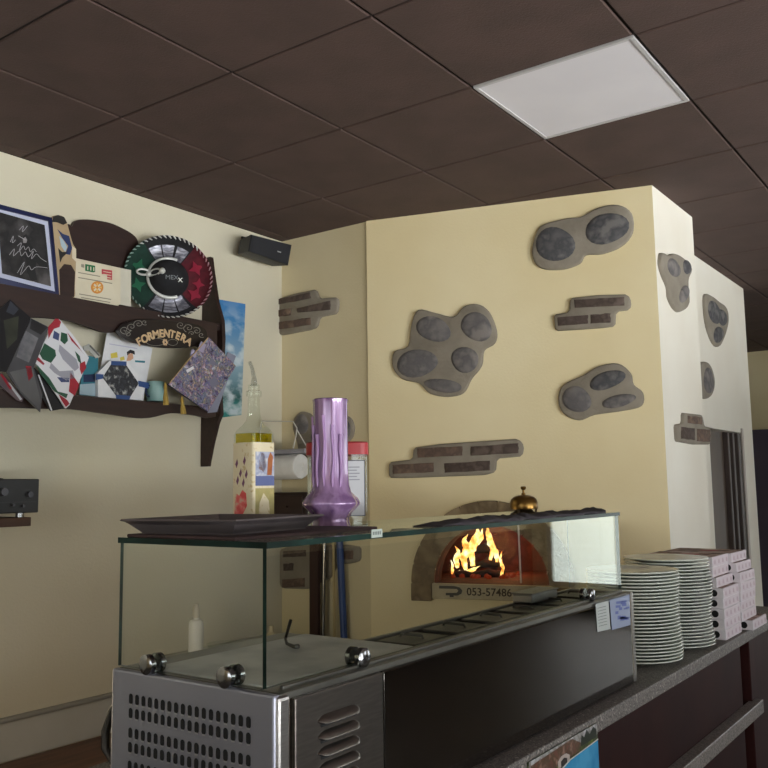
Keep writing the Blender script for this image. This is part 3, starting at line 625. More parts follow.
# star appliques on the brim
for a, mi, sc_ in ((160, 0, 1.3), (197, 0, 1.2), (24, 1, 1.25), (-8, 1, 1.0), (-30, 1, 1.25)):
    b = MB(HM); ca = math.radians(a); c0 = V((.145*math.cos(ca), .145*math.sin(ca), .006)); pts = []
    for k in range(8): r_ = sc_*(.032 if k % 2 == 0 else .014); pts.append(c0 + V((r_*math.cos(k*math.pi/4+ca), r_*math.sin(k*math.pi/4+ca), .002 + (r_*.14))))
    b.poly(pts, 0); b.build('applique', [mat('satin_green', '1b5a40', .35), mat('satin_red', '861b33', .35)][mi], ht)

# sign board
SB = thing('wooden_sign', 'dark oval sign with the word FORMENTERA in gold letters hanging from the rack', 'sign', lw(162, 332, XF+.03))
XS = XF+.034
pts = smooth_open([(116, 331), (122, 324), (133, 320), (150, 319), (170, 320.5), (190, 323), (202, 327), (207, 333), (205, 341), (194, 346.5), (178, 348), (160, 347.5), (140, 344), (124, 338.5), (116, 331)], 4)[:-1]
b = MB(); P = [lw(x, y, XS) for x, y in pts]; c0 = sum(P, V())/len(P)
b.loft([[p + V((-.014, 0, 0)) for p in P], P, [c0+(p-c0)*.96 + V((.003, 0, 0)) for p in P]], 0, cap0=True); b.build('board', mat('sign_black', '191313', .35, col2='211918', scale=12), SB)
GOLD = mat('gold_paint', 'c4a884', .5, col2='d0b48c', scale=30)
b = MB(); word = 'FORMENTERA'
for i, ch in enumerate(word):
    t = i/(len(word)-1); k_ = 2*t-1; x = 138.6 + 49.6*t; y = 334.2 + 8.2*k_*k_ - .7*t
    p = lw(x, y, XS) + V((.0045, 0, 0)); ang = -.62*k_ + .02
    b.text(ch, .051, basis(p, V((0, math.cos(ang), math.sin(ang))), V((0, -math.sin(ang), math.cos(ang))), V((1, 0, 0))), bold=.0016)
b.build('lettering', GOLD, SB)
b = MB(); SILV = mat('scroll_paint', '8d8a84', .5)
def curl(cx, cy, r, turns, ph, sgn=1):
    b.tube([lw(cx + r*(1-k/30)*math.cos(ph+sgn*turns*2*math.pi*k/30), cy + r*(1-k/30)*.8*math.sin(ph+sgn*turns*2*math.pi*k/30), XS) + V((.0045, 0, 0)) for k in range(28)], .0013, 5)
def scroll_done(): 
    global b
    b.build('scrollwork', SILV, SB); b = MB()
for cx, cy, r, t, ph in ((124, 330, 6, 1.6, 0), (131, 327, 5, 1.5, 1.5), (138, 324, 5, 1.6, 3), (144, 322.5, 3.5, 1.3, 1), (127, 334.5, 3.5, 1.3, 4), (180, 325, 5, 1.6, 0), (188, 328, 5.5, 1.6, 2), (196, 331, 4.5, 1.5, 4), (201, 335, 3.5, 1.2, 1), (191, 333.5, 3, 1.2, 3)): curl(cx, cy, r, t, ph); scroll_done()
b.tube([lw(155 + 9*math.cos(a), 342 + 3.8*math.sin(a), XS) + V((.0042, 0, 0)) for a in [k*math.pi/12 for k in range(24)]], .0011, 5, closed=True); scroll_done()
b.tube([lw(172 + 5*math.cos(a), 342.5 + 3*math.sin(a), XS) + V((.0042, 0, 0)) for a in [k*math.pi/12 for k in range(24)]], .0009, 5, closed=True); scroll_done()

b = MB(); fl = lw(164.5, 342.3, XS) + V((.005, 0, 0))
for k in range(6):
    a = k*math.pi/3; bb = bmesh.new(); bmesh.ops.create_uvsphere(bb, u_segments=8, v_segments=6, radius=.0065); b.bm(bb, 0, Matrix.Translation(fl + V((0, .0105*math.cos(a), .0105*math.sin(a)))) @ Matrix.Diagonal((.3, 1, 1, 1)))
b.build('flower', mat('flower_gold', 'c2a582', .5), SB)

# seascape poster on the wall
m, nt, out = new_mat('seascape'); N = nt.nodes; L = nt.links
bs = N.new('ShaderNodeBsdfPrincipled'); bs.inputs['Roughness'].default_value = .6; L.new(bs.outputs[0], out.inputs[0])
tc = N.new('ShaderNodeTexCoord'); sp = N.new('ShaderNodeSeparateXYZ'); L.new(tc.outputs['Generated'], sp.inputs[0])
nz = N.new('ShaderNodeTexNoise'); nz.inputs['Scale'].default_value = 9; nz.inputs['Detail'].default_value = 4; mp = N.new('ShaderNodeMapping'); mp.inputs['Scale'].default_value = (1, 1, 1.6); L.new(tc.outputs['Object'], mp.inputs[0]); L.new(mp.outputs[0], nz.inputs['Vector'])
gr = N.new('ShaderNodeValToRGB'); L.new(sp.outputs[2], gr.inputs[0]); e_ = gr.color_ramp.elements
for i, (p_, c_) in enumerate([(0, '1d6f66'), (.12, '2a8a86'), (.2, '15504f'), (.34, '6d8f9c'), (.5, '8aa8bc'), (.8, '3f7fb2'), (1, '2f77b5')]):
    if i < 2: e_[i].position = p_ if i == 0 else .12; e_[i].color = lin(c_)
    else: k_ = e_.new(p_); k_.color = lin(c_)
cr2 = N.new('ShaderNodeValToRGB'); L.new(nz.outputs['Fac'], cr2.inputs[0]); cr2.color_ramp.elements[0].position = .44; cr2.color_ramp.elements[1].position = .60
fade = N.new('ShaderNodeMapRange'); L.new(sp.outputs[2], fade.inputs[0]); fade.inputs[1].default_value = .98; fade.inputs[2].default_value = .6; fade.inputs[3].default_value = .1; fade.inputs[4].default_value = .95
mu = N.new('ShaderNodeMath'); mu.operation = 'MULTIPLY'; L.new(cr2.outputs[0], mu.inputs[0]); L.new(fade.outputs[0], mu.inputs[1])
mx = N.new('ShaderNodeMix'); mx.data_type = 'RGBA'; L.new(mu.outputs[0], mx.inputs['Factor']); L.new(gr.outputs[0], mx.inputs['A']); mx.inputs['B'].default_value = lin('c3d0d6'); L.new(mx.outputs['Result'], bs.inputs['Base Color'])
SEA = m
b = MB(); b.prism([onx(x, y, XL+.016) for x, y in [(205, 297), (245.5, 304), (241.5, 415), (203, 420)]], V((-.014, 0, 0)), 0, 1)
tag(b.build('seascape_canvas', [SEA, PAPER]), 'blue seascape canvas with white clouds hanging on the wall behind the rack end', 'painting')

# collage picture with tassels
m, nt, out = new_mat('collage'); N = nt.nodes; L = nt.links
bs = N.new('ShaderNodeBsdfPrincipled'); bs.inputs['Roughness'].default_value = .35; L.new(bs.outputs[0], out.inputs[0])
tc = N.new('ShaderNodeTexCoord'); vo = N.new('ShaderNodeTexVoronoi'); vo.inputs['Scale'].default_value = 55; L.new(tc.outputs['Object'], vo.inputs['Vector'])
wv = N.new('ShaderNodeTexNoise'); wv.inputs['Scale'].default_value = 34; wv.inputs['Detail'].default_value = 4; wv.inputs['Distortion'].default_value = 1.6; L.new(tc.outputs['Object'], wv.inputs['Vector'])
rp = N.new('ShaderNodeValToRGB'); L.new(wv.outputs['Fac'], rp.inputs[0]); e_ = rp.color_ramp.elements
for i, (p_, c_) in enumerate([(.3, '2a2236'), (.40, '5a4f70'), (.46, '7f8098'), (.52, '3d3a4c'), (.57, 'b39c8c'), (.63, '74789c'), (.7, 'cfc3c9')]):
    if i < 2: e_[i].position = p_; e_[i].color = lin(c_)
    else: k_ = e_.new(p_); k_.color = lin(c_)
mx = N.new('ShaderNodeMix'); mx.data_type = 'RGBA'; mx.blend_type = 'SOFT_LIGHT'; mx.inputs['Factor'].default_value = .22; L.new(rp.outputs[0], mx.inputs['A']); L.new(vo.outputs['Color'], mx.inputs['B']); L.new(mx.outputs['Result'], bs.inputs['Base Color'])
COLL = m
XC = XF+.075
cp = thing('collage_picture', 'tilted picture densely covered in a mauve collage with two gold tassels', 'picture', lw(200, 375, XC))
q4 = [(209, 337.5), (236, 366), (208, 411.5), (168.5, 384.5)]
b = MB(); b.prism([lw(x, y, XC) for x, y in q4], V((-.012, 0, 0)), 0, 1); b.build('collage', [COLL, mat('collage_edge', '2b2c44', .5)], cp)
for d, mi in (([(201, 341), (206, 345), (203, 353), (197, 350)], 0), ([(192, 349), (197, 352), (195, 358), (190, 355)], 0), ([(186, 370), (193, 366), (194, 368.5), (187, 373)], 1), ([(208, 380), (215, 377), (219, 384), (212, 388)], 2), ([(212, 358), (216, 363), (213, 367), (209, 362)], 2)):
    b = MB(); b.poly([lw(x, y, XC) + V((.0015, 0, 0)) for x, y in d], 0); b.build('pasted_scrap', [mat('scrap_lilac', '9a93ae', .5), mat('scrap_white', 'd8d6da', .5), mat('scrap_slate', '6f6f82', .5)][mi], cp)
b = MB(); b.tube([lw(x, y, XC) + V((.004, 0, 0)) for x, y in [(207.5, 338), (188, 360), (169, 383)]], .0028, 6); b.build('gold_cord', mat('cord_gold', 'b3966a', .5), cp)
TAS = mat('tassel_gold', 'b89a4a', .8, col2='8d7434', scale=60, stretch=(3, 3, .4))
for x0, y0, x1, y1 in ((165.3, 386, 166, 405), (182, 400, 183.5, 414)):
    b = MB(); p0 = lw(x0, y0-4, XC); p1 = lw(x0, y0, XC); p2 = lw(x1, y1, XC); b.tube([p0, p1, p1.lerp(p2, .12), p1.lerp(p2, .22), p1.lerp(p2, .6), p2], [.0025, .007, .008, .006, .0115, .0135], 10); b.build('tassel', TAS, cp)
leaf('grey lilac folded card behind the collage picture over the seascape', 'card', 'folded_card', [(228, 352), (236, 356), (217, 412), (208, 413)], XF+.045, .006, [mat('card_lilac_grey', '8c90a3', .7, col2='7b7f92', scale=9)], tilt=.2)

# cards on the lower shelf
c64 = cr(70, 320, 6.4)
SKIN = mat('print_skin', 'c79a7c', .7); LEM = mat('print_lemon', 'cdbb4e', .7); TEAL = mat('print_teal', '2f7484', .7); NAV = mat('print_navy', '1e2c4f', .7); HAIR = mat('print_black', '201c22', .7)
leaf('white greeting card with yellow lemons and a dark haired lady standing behind the hexagon picture', 'card', 'greeting_card', c64([(240, 65), (528, 182), (470, 500), (180, 400)]), XF-.055, .003, [PAPER, LEM, HAIR, SKIN, TEAL, mat('print_palelilac', 'b7b6cc', .7)],
     [(c64([(258, 215), (300, 205), (305, 240), (262, 245)]), 1), (c64([(318, 240), (345, 232), (350, 255), (322, 262)]), 1), (c64([(362, 205), (385, 190), (412, 198), (415, 222), (385, 212), (366, 228)]), 2), (c64([(372, 216), (400, 214), (405, 245), (385, 260), (360, 262)]), 3), (c64([(415, 258), (480, 262), (478, 275), (415, 270)]), 4), (c64([(250, 150), (430, 180), (430, 186), (250, 156)]), 5)], tilt=.03)
hx = thing('hexagon_picture', 'white card box with a dark hexagonal picture and blue ribbons on the lower rack shelf', 'picture', lw(119, 395, XF-.025))
XH = XF-.02
b = MB(); b.prism([lw(x, y, XH) for x, y in c64([(255, 262), (370, 268), (478, 402), (470, 515), (180, 492), (178, 338)])], V((-.02, 0, 0)), 0); b.build('card_box', PAPER, hx)
b = MB(); b.poly([lw(x, y, XH+.002) for x, y in c64([(262, 285), (360, 288), (440, 405), (388, 490), (292, 482), (208, 368)])]); b.build('hexagon_print', mat('print_crowd', '2e3038', .6, col2=['15161c', '55575c', 'a9a9a2'], scale=42, lo=.4, hi=.68, detail=4), hx)
for d in ([(265, 262), (362, 266), (362, 292), (262, 288)], [(292, 478), (388, 486), (380, 512), (296, 506)], [(165, 345), (215, 348), (212, 375), (165, 385)], [(436, 388), (505, 402), (505, 440), (440, 425)]):
    b = MB(); b.poly([lw(x, y, XH+.004) for x, y in c64(d)]); b.build('ribbon', mat('ribbon_blue', '27467c', .5), hx)
leaf('teal and navy brochure with a pale lower half leaning behind the striped magazine', 'brochure', 'teal_brochure', c64([(95, 225), (180, 240), (180, 492), (60, 478), (70, 380)]), XF-.04, .004, [TEAL, NAV, mat('print_paleblue', '9db2bd', .7)], [(c64([(85, 350), (180, 345), (180, 395), (85, 398)]), 1), (c64([(62, 412), (178, 404), (178, 490), (60, 476)]), 2)], tilt=.03)
leaf('pale grey card with a dark striped edge peeping over the teal brochure', 'card', 'grey_card', c64([(85, 170), (122, 152), (205, 232), (165, 245), (120, 195), (88, 200)]), XF-.03, .003, [mat('card_grey', 'a5a5a0', .7), mat('print_dark_grey', '5a5a58', .7)], [(c64([(120, 165), (130, 160), (192, 228), (182, 232)]), 1)])
cup = thing('teal_mug', 'pale teal mug standing on the lower rack shelf beside the hexagon picture', 'mug', lw(156, 402, XF-.06))
TM = mat('mug_teal', '8fb3b0', .35, col2='84aaa8', scale=8); mc = lw(155.5, 401.5, XF-.06); mh = lw(155.5, 382, XF-.06).z - mc.z; mr = .043
b = MB(Matrix.Translation(mc)); b.lathe([(.0001, 0), (mr*.95, 0), (mr, .004), (mr, mh), (mr-.004, mh), (mr-.004, .006), (.0001, .006)], 28); b.build('mug_body', TM, cup)
b = MB(Matrix.Translation(mc)); b.tube([(mr*.1, -mr*.95 - .022*math.sin(t), mh*.5 + mh*.28*math.cos(t)) for t in [math.pi*k/10 for k in range(11)]], .005, 8); b.build('handle', NAV, cup)

# magazines
c59 = cr(0, 300, 5.9)
MW = mat('mag_white', 'd5d6dc', .5); MG = mat('mag_green', '24503c', .5); MR = mat('mag_red', '9c2433', .5); MGY = mat('mag_grey', '9a9aa6', .5); MBL = mat('mag_blue', '3b4670', .5); MDK = mat('mag_black', '17161a', .45)
leaf('magazine with a swirling green, red and white cover sticking out of the lower rack shelf', 'magazine', 'swirl_magazine', c59([(335, 95), (430, 205), (525, 340), (470, 480), (410, 620), (388, 640), (300, 510), (205, 368), (265, 240)]), XF+.05, .005, [MW, MG, MR, MGY, MBL, HAIR],
     [(c59([(335, 100), (360, 130), (350, 160), (318, 170), (300, 200), (285, 230), (282, 160)]), 2), (c59([(360, 190), (395, 200), (400, 240), (380, 262), (355, 240)]), 1), (c59([(262, 255), (325, 295), (330, 330), (300, 372), (250, 350), (232, 318)]), 1), (c59([(350, 262), (450, 350), (465, 400), (440, 420), (370, 350), (345, 300)]), 3),
      (c59([(300, 370), (350, 420), (430, 415), (440, 460), (390, 475), (320, 430), (290, 400)]), 3), (c59([(415, 425), (468, 500), (440, 565), (405, 540), (412, 470)]), 2), (c59([(335, 455), (405, 460), (408, 485), (360, 485)]), 4), (c59([(395, 190), (455, 265), (500, 330), (478, 300), (420, 240)]), 2), (c59([(210, 375), (290, 460), (340, 540), (400, 555), (390, 580), (320, 540), (240, 440)]), 1),
      (c59([(345, 555), (395, 590), (410, 612), (388, 632), (360, 590)]), 2), (c59([(470, 375), (500, 360), (508, 400), (480, 440), (470, 410)]), 2), (c59([(318, 180), (350, 200), (345, 240), (310, 225)]), 4), (c59([(440, 300), (470, 330), (480, 380), (460, 360)]), 1), (c59([(218, 330), (262, 375), (255, 385), (212, 350)]), 2)], tilt=0.1)
leaf('black magazine with pale page edges directly beneath the swirl magazine', 'magazine', 'black_magazine', c59([(205, 400), (300, 510), (385, 640), (300, 655), (240, 560), (200, 470)]), XF+.04, .006, [MDK, MW], [(c59([(222, 440), (230, 440), (308, 650), (300, 655)]), 1), (c59([(235, 400), (243, 402), (385, 632), (378, 640)]), 1)], tilt=0.1)
leaf('curling grey magazine with a printed portrait on its dark cover', 'magazine', 'grey_magazine', c59([(185, 108), (288, 160), (262, 240), (200, 400), (250, 560), (238, 660), (130, 560), (40, 428), (110, 270)]), XF+.062, .006, [mat('mag_cover_grey', '4e4e52', .4, col2='424246', scale=6), mat('mag_cover_light', '77777c', .4, col2='5f5f64', scale=30), mat('mag_cover_dark', '242427', .4), MR, mat('mag_lower', '6a6a6a', .4, col2='56565a', scale=5)],
     [(c59([(150, 180), (225, 225), (170, 370), (95, 335), (120, 255)]), 1), (c59([(185, 112), (280, 162), (240, 205), (175, 170)]), 2), (c59([(55, 425), (190, 395), (240, 600), (225, 640), (120, 535)]), 4), (c59([(150, 388), (184, 392), (192, 450), (168, 480)]), 3)], tilt=0.13)
leaf('dark glossy magazine at the rack end hanging out over the lower shelf', 'magazine', 'dark_magazine', c59([(-40, 90), (60, -5), (182, 105), (110, 270), (38, 425), (10, 420), (-60, 440)]), XF+.056, .006, [MDK, mat('mag_olive', '3f4236', .4, col2='2a2c26', scale=9), mat('mag_slate', '33363f', .4)], [(c59([(20, 120), (110, 95), (100, 230), (40, 290)]), 1), (c59([(60, 5), (110, 55), (80, 90), (35, 70)]), 2)], tilt=0.13)
leaf('pink edged magazine lying lowest under the grey magazine on the rack', 'magazine', 'pink_magazine', c59([(-60, 440), (5, 430), (60, 480), (140, 575), (130, 600), (100, 590), (-40, 470)]), XF+.04, .006, [mat('mag_pinkgrey', '7c6a70', .5, col2='5d5458', scale=9), MR, MW], [(c59([(0, 440), (12, 436), (70, 520), (58, 530)]), 1), (c59([(35, 480), (60, 490), (130, 585), (118, 592)]), 2)], tilt=0.33)

# loudspeaker in the corner
sk = thing('loudspeaker', 'small black loudspeaker on a bracket high in the corner under the ceiling', 'loudspeaker', onx(268, 250, -3.2))
F = [onx(x, y, -3.19) for x, y in [(251, 234.5), (291.5, 245), (288, 265.5), (248, 251.5)]]
c0 = sum(F, V())/4
b = MB(); bk = [c0 + (p-c0)*.86 + V((-.10, .0, .0)) for p in F]
b.loft([bk, F, [c0+(p-c0)*.97 + V((.004, 0, 0)) for p in F]], 0, cap0=True); b.build('cabinet', mat('speaker_black', '17171b', .45, col2='1d1d22', scale=30), sk)
b = MB(); b.poly([c0+(p-c0)*.92 + V((.0048, 0, 0)) for p in F]); b.build('grille', mat('speaker_cloth', '1c1d22', .8, col2='24252b', scale=220), sk)
b = MB(); bp_ = onx(278.5, 252, -3.19) + V((.006, 0, 0)); b.box(bp_ + V((-.003, -.014, -.003)), bp_ + V((.001, .014, .003)), bev=.001); b.build('badge', mat('badge_silver', 'b8b8bc', .3, .5), sk)
b = MB(); a0 = onx(245, 244, XL); b.box((XL-.001, a0.y-.03, a0.z-.035), (XL+.012, a0.y+.03, a0.z+.035)); b.tube([V((XL+.01, a0.y, a0.z)), V((-3.31, a0.y+.01, a0.z)), V((-3.29, a0.y+.04, a0.z))], .012, 8); b.build('bracket', BLACK, sk)

# amplifier on its little shelf
XA = -3.08
am = thing('stereo_receiver', 'black stereo receiver standing on a small brown wall shelf', 'stereo receiver', onx(20, 513, XA))
p0 = onx(39.5, 479, XA); p1 = onx(38.5, 512.5, XA); zt, zb, ye = p0.z, p1.z, p0.y
b = MB(); b.box((XL+.03, ye-.43, zb), (XA, ye, zt), bev=.004); b.build('case', BLACK, am)
b = MB()
for py, pz, r in ((29, 494.5, .012), (3, 492, .016), (12, 505, .006), (22, 506, .006)):
    p = onx(py, pz, XA); b.cyl(p, p + V((.014, 0, 0)), r, r*.9, 20)
b.build('dial', mat('knob_grey', '4a4a50', .35, .4), am)
b = MB(); b.box((XA-.001, ye-.42, zb+.04), (XA+.003, ye-.01, zb+.043)); b.build('trim_line', mat('trim_grey', '2c2c30', .4), am)
b = MB()
zs = onx(30, 517, XA).z
for yy in (ye-.06, ye-.37):
    for xx in (XL+.07, XA-.03): b.cyl(V((xx, yy, zs)), V((xx, yy, zb)), .016, n=14)
b.build('foot', CHROME, am)
zs2 = onx(30, 526, XA).z; ys = onx(31, 520, XA).y
b = MB(); b.box((XL+.001, ys-.5, zs2), (XA+.002, ys, zs), bev=.003); sh = tag(b.build('wall_shelf', mat('shelf_brown', '4a2f1e', .5, col2='3d2617', scale=8, stretch=(6, .8, 6))), 'small brown wooden wall shelf carrying the black stereo receiver', 'shelf')
b = MB(); b.tube([V((XL+.1, ye-.3, zt)), V((XL+.06, ye-.2, zt+.03)), V((XL+.05, ye-.1, zt+.012)), V((XL+.06, ye-.02, zt+.004))], .0025, 6); b.build('antenna_wire', BLACK, am)

# ------------------------------------------------------------------ back corner: poles, wire rack, paper roll, dark box, bottles
def pole(name, label, x0, y0, x1, y1, Y, r, m, ext_top, ext_bot, square=False):
    a = ony(x0, y0, Y); c = ony(x1, y1, Y); d = (a-c).normalized(); top = a + d*ext_top; k = (c.z-0.0)/d.z; bot = c - d*k
    b = MB()
    if square:
        w = r; vs = []
        b.loft([[bot + V((sx*w, sy*.012, 0)) for sx, sy in ((-1, -1), (1, -1), (1, 1), (-1, 1))], [top + V((sx*w, sy*.012, 0)) for sx, sy in ((-1, -1), (1, -1), (1, 1), (-1, 1))]], cap0=True)
    else: b.tube([bot, bot.lerp(top, .5), top], r, 12)
    return tag(b.build(name, m), label, 'pole', 'tools leaning in the corner')
pole('wooden_board', 'dark brown wooden post standing upright in the corner behind the glass case', 315, 548, 315, 640, 3.60, .028, mat('post_brown', '3b211a', .5, col2='301a14', scale=6, stretch=(5, 5, .5)), .30, 0, True)
pole('steel_pole', 'shiny steel pole handle between the brown post and the pale yellow stick', 324.5, 545, 323, 645, 3.615, .0115, CHROME, .28, 0)
pole('white_pole', 'thin pale steel handle beside the shiny pole in the corner', 318, 545, 319.5, 645, 3.635, .008, mat('pole_lavender', '8d8490', .35, .6), .28, 0)
pole('yellow_stick', 'thin pale yellow wooden stick standing next to the blue pole', 333.5, 545, 334.5, 640, 3.62, .007, mat('stick_yellow', 'b7a374', .6), .27, 0)
pole('blue_pole', 'blue pole handle leaning in the corner behind the glass case', 340, 548, 344, 636, 3.62, .0185, mat('pole_blue', '1d3a72', .4, col2='24447f', scale=8), .25, 0)
BX = thing('dark_wall_box', 'dark brown wooden box fixed to the wall under the paper roll', 'box', ony(290, 505, 3.6))
b = MB(); P = [ony(x, y, 3.56) for x, y in [(274, 492.5), (306, 491), (306, 519), (274, 521)]]
lo_ = V((XL+.012, 3.56, min(p.z for p in P))); hi_ = V((P[1].x, YB-.002, P[0].z)); b.box(lo_, hi_, bev=.004); b.build('box_body', mat('box_brown', '2c1a14', .5, col2='241510', scale=7), BX)
b = MB(); b.box((lo_.x+.02, 3.552, lo_.z+.015), (hi_.x-.02, 3.561, hi_.z-.015), bev=.002); b.cyl(V(((lo_.x+hi_.x)/2, 3.553, (lo_.z+hi_.z)/2)), V(((lo_.x+hi_.x)/2, 3.54, (lo_.z+hi_.z)/2)), .008, n=12); b.build('door', mat('box_door', '261611', .5, col2='301d16', scale=7), BX)
wr = thing('wire_rack', 'white wire holder with a flat grey shelf mounted on the corner wall', 'wire rack', ony(290, 455, 3.55))
WW = mat('wire_white', 'c9c7c2', .4); YW = 3.45
b = MB(); A0 = ony(272, 450, YW); B0 = ony(304.5, 449, YW); zt = A0.z
b.box((XL+.003, YW, zt-.022), (B0.x, YB-.04, zt), bev=.003); b.build('rack_shelf', mat('shelf_lavender', '9b9aa3', .5, col2='92919a', scale=6), wr)
b = MB()
b.tube([ony(x, y, YW+.02) for x, y in [(262, 421), (293, 421.5), (297, 428), (296, 436), (293, 450)]], .003, 6)
b.tube([ony(297, 430, YW+.02), ony(307, 447, YW+.1)], .003, 6)
b.tube([ony(x, y, YW+.02) for x, y in [(222, 466.8), (236, 467.5), (262, 468)]], .0035, 6)
b.tube([ony(262, 421, YW+.02), ony(258, 440, YW+.02), ony(262, 468, YW+.02)], .003, 6)
b.tube([ony(221, 467, YW+.02), V((XL+.001, YW-.06, ony(221, 467, YW).z))], .0035, 6)
b.build('wire_frame', WW, wr)
rc = ony(283, 470, YW+.02); rr = .068
b = MB(basis(V((B0.x-.082, YW+rr+.004, zt-.022-rr)), V((0, 1, 0)), V((0, 0, 1)), V((-1, 0, 0))))
b.lathe([(.0001, .004), (.02, .004), (.021, 0), (rr-.016, 0), (rr-.004, .004), (rr, .014), (rr, .217), (rr-.003, .22), (.0001, .22)], 32); tag(b.build('hanging_paper_roll', mat('roll_white', 'dedcd8', .9, col2='d4d2cd', scale=20)), 'white paper towel roll hanging under the grey shelf of the wire holder', 'paper roll')
# bottles etc. on the back worktop
zW = .776
def stand(px, X): d = ray(px, 640); return V((X, X*d.y/d.x, zW))
sb = stand(196, -3.12); ps_ = thing('squeeze_bottle', 'tall white plastic bottle with a pump top seen through the glass case', 'bottle', sb)
b = MB(Matrix.Translation(sb)); b.lathe([(.0001, 0), (.031, 0), (.034, .004), (.034, .165), (.028, .178), (.014, .184), (.014, .19), (.0001, .19)], 28); b.build('bottle_body', WHITE, ps_)
b = MB(Matrix.Translation(sb)); b.lathe([(.0001, .19), (.017, .19), (.017, .228), (.012, .236), (.012, .25), (.0001, .252)], 20); b.build('pump', mat('pump_cream', 'c4bdae', .5), ps_)
sb = stand(226, -3.0); gb = tag((lambda b: (b.lathe([(.0001, 0), (.05, 0), (.075, .03), (.088, .075), (.084, .075), (.07, .032), (.046, .006), (.0001, .006)], 28), b.build('glass_bowl', CLEAR))[1])(MB(Matrix.Translation(sb))), 'clear glass bowl on the back worktop beside the white bottle', 'bowl')
sb = stand(243, -2.95); jg = thing('cream_jug', 'small pale cream bottle on the back worktop behind the glass edge', 'bottle', sb + V((.12, .06, 0)))
b = MB(Matrix.Translation(sb + V((.12, .06, 0)))); b.lathe([(.0001, 0), (.04, 0), (.043, .01), (.043, .08), (.02, .115), (.012, .125), (.012, .15), (.0001, .152)], 24); b.build('jug_body', mat('cream_plastic', 'b5ab8f', .5), jg)

# ------------------------------------------------------------------ counter
ct = thing('counter', 'long service counter with a speckled granite top and dark mahogany front', 'counter', (-1.2, 2.5, 0))
XCF = -.892; zc = .98
b = MB(); b.box((-1.62, .55, .94), (XCF, 4.35, zc), bev=.004); b.build('worktop', GRAN, ct)
b = MB(); b.box((-1.55, .6, .06), (-.93, 3.62, .939)); b.build('front_panel', MAHOG, ct)
b = MB(); b.box((-1.55, 3.70, .0), (-.915, 3.80, .939), bev=.004); b.box((-1.55, 3.62, 0), (-.96, 3.70, .939)); b.box((-1.55, 3.8, 0), (-.98, 4.3, .939)); b.build('post', mat('post_mahogany', '2c1615', .45, col2='351b1a', scale=8, stretch=(4, 4, .5), spec=.1), ct)
b = MB(); b.box((-.93, .9, .648), (-.888, 3.76, .698), bev=.003); b.build('foot_rail', mat('rail_granite', '857c77', .4, col2=['8c847e', '4c4643', 'a0978f'], scale=100, detail=1, lo=.3, hi=.7), ct)
b = MB(); b.box((-1.5, .65, 0), (-.97, 3.6, .06)); b.build('plinth', BLACK, ct)
# pool flyer on the counter edge
fy = thing('pool_flyer', 'glossy flyer with a blue swimming pool taped over the counter edge', 'flyer', (XCF+.004, 1.92, .85))
y0, y1, z1, z0 = 1.735, 2.105, .968, .60
b = MB(); b.box((XCF+.001, y0, z0), (XCF+.004, y1, z1)); b.build('sheet', mat('flyer_garden', '4b5a2a', .3, col2=['2a331c', '6f7a3c'], scale=30), fy)
def fly(pts, nm, m, o): bb = MB(); bb.poly([V((XCF+.004+o, y0+(y1-y0)*s, z1-(z1-z0)*(t*.42 if t < .9 else t))) for s, t in pts]); bb.build(nm, m, fy)
fly([(0, 0), (1, 0), (1, .17), (0, .17)], 'flyer_sky', mat('flyer_sky', '9a9a98', .3, col2=['75706a', 'b5b5b8'], scale=40), .0004)
fly([(.02, .06), (.6, .02), (.74, .16), (.68, .25), (.3, .28), (.1, .26), (.02, .2)], 'flyer_villa', mat('flyer_brick', '6a4238', .3, col2=['4a3a28', '8a6a5c'], scale=50), .0008)
fly([(.38, .32), (.38, .22), (.43, .17), (.5, .17), (.55, .22), (.55, .32)], 'flyer_arch', mat('flyer_pale', 'b0a49c', .3), .0012)
fly([(.42, .32), (.42, .24), (.465, .21), (.51, .24), (.51, .32)], 'flyer_doorway', mat('flyer_dark', '2b2422', .4), .0016)
fly([(.72, .2), (.74, .04), (.78, .1), (.82, 0), (.87, .1), (.93, .02), (.98, .08), (.98, .2)], 'flyer_trees', mat('flyer_cypress', '1f261d', .4), .0012)
fly([(.30, .40), (.55, .29), (1, .24), (1, 1), (.1, 1), (.12, .6)], 'flyer_pool', mat('flyer_blue', '2a7fae', .25, col2='3f94bf', scale=14), .0012)
fly([(.28, .40), (.55, .28), (1, .235), (1, .255), (.56, .30), (.31, .42)], 'flyer_pool_edge', mat('flyer_edge', 'b9b9b0', .3), .0018)

# ------------------------------------------------------------------ refrigerated glass topping case
X0, X1, Y0, Y1, ZB, ZT = -1.339, -.943, 1.017, 2.535, zc+.004, 1.236
cs = thing('refrigerated_topping_case', 'stainless steel refrigerated topping case with a glass canopy on the counter', 'display case', ((X0+X1)/2, (Y0+Y1)/2, zc))
XT = -1.136; YT = 1.47   # the pan trough past the compressor box is narrower
b = MB(); b.box((X0+.004, Y0+.012, ZB), (X1-.006, YT, ZT-.006)); b.box((XT, YT, ZB), (X1-.006, Y1-.004, ZT-.006)); b.build('cabinet', STEELM, cs)
b = MB()   # near end with rows of slots
b.box((X0, Y0-.001, ZB), (X1-.004, Y0+.014, ZT), 0, bev=.004)
rows = [1.190, 1.166, 1.133, 1.109, 1.078, 1.054, 1.023]
for z in rows:
    for k in range(18):
        x = -1.284 + k*(.284/17); w = .0052; h = .0092
        loop = [(x + w*math.cos(a), z + (h-w)*(1 if math.sin(a) >= 0 else -1) + w*math.sin(a)) for a in [2*math.pi*(j+.5)/12 for j in range(12)]]
        b.poly([V((p, Y0-.0016, s)) for p, s in loop], 1)
        b.poly([V((p, Y0-.0019, s)) for p, s in [(x-w*.8, z-h+.0012), (x+w*.8, z-h+.0012), (x+w*.6, z-h-.0014), (x-w*.6, z-h-.0014)]], 2)
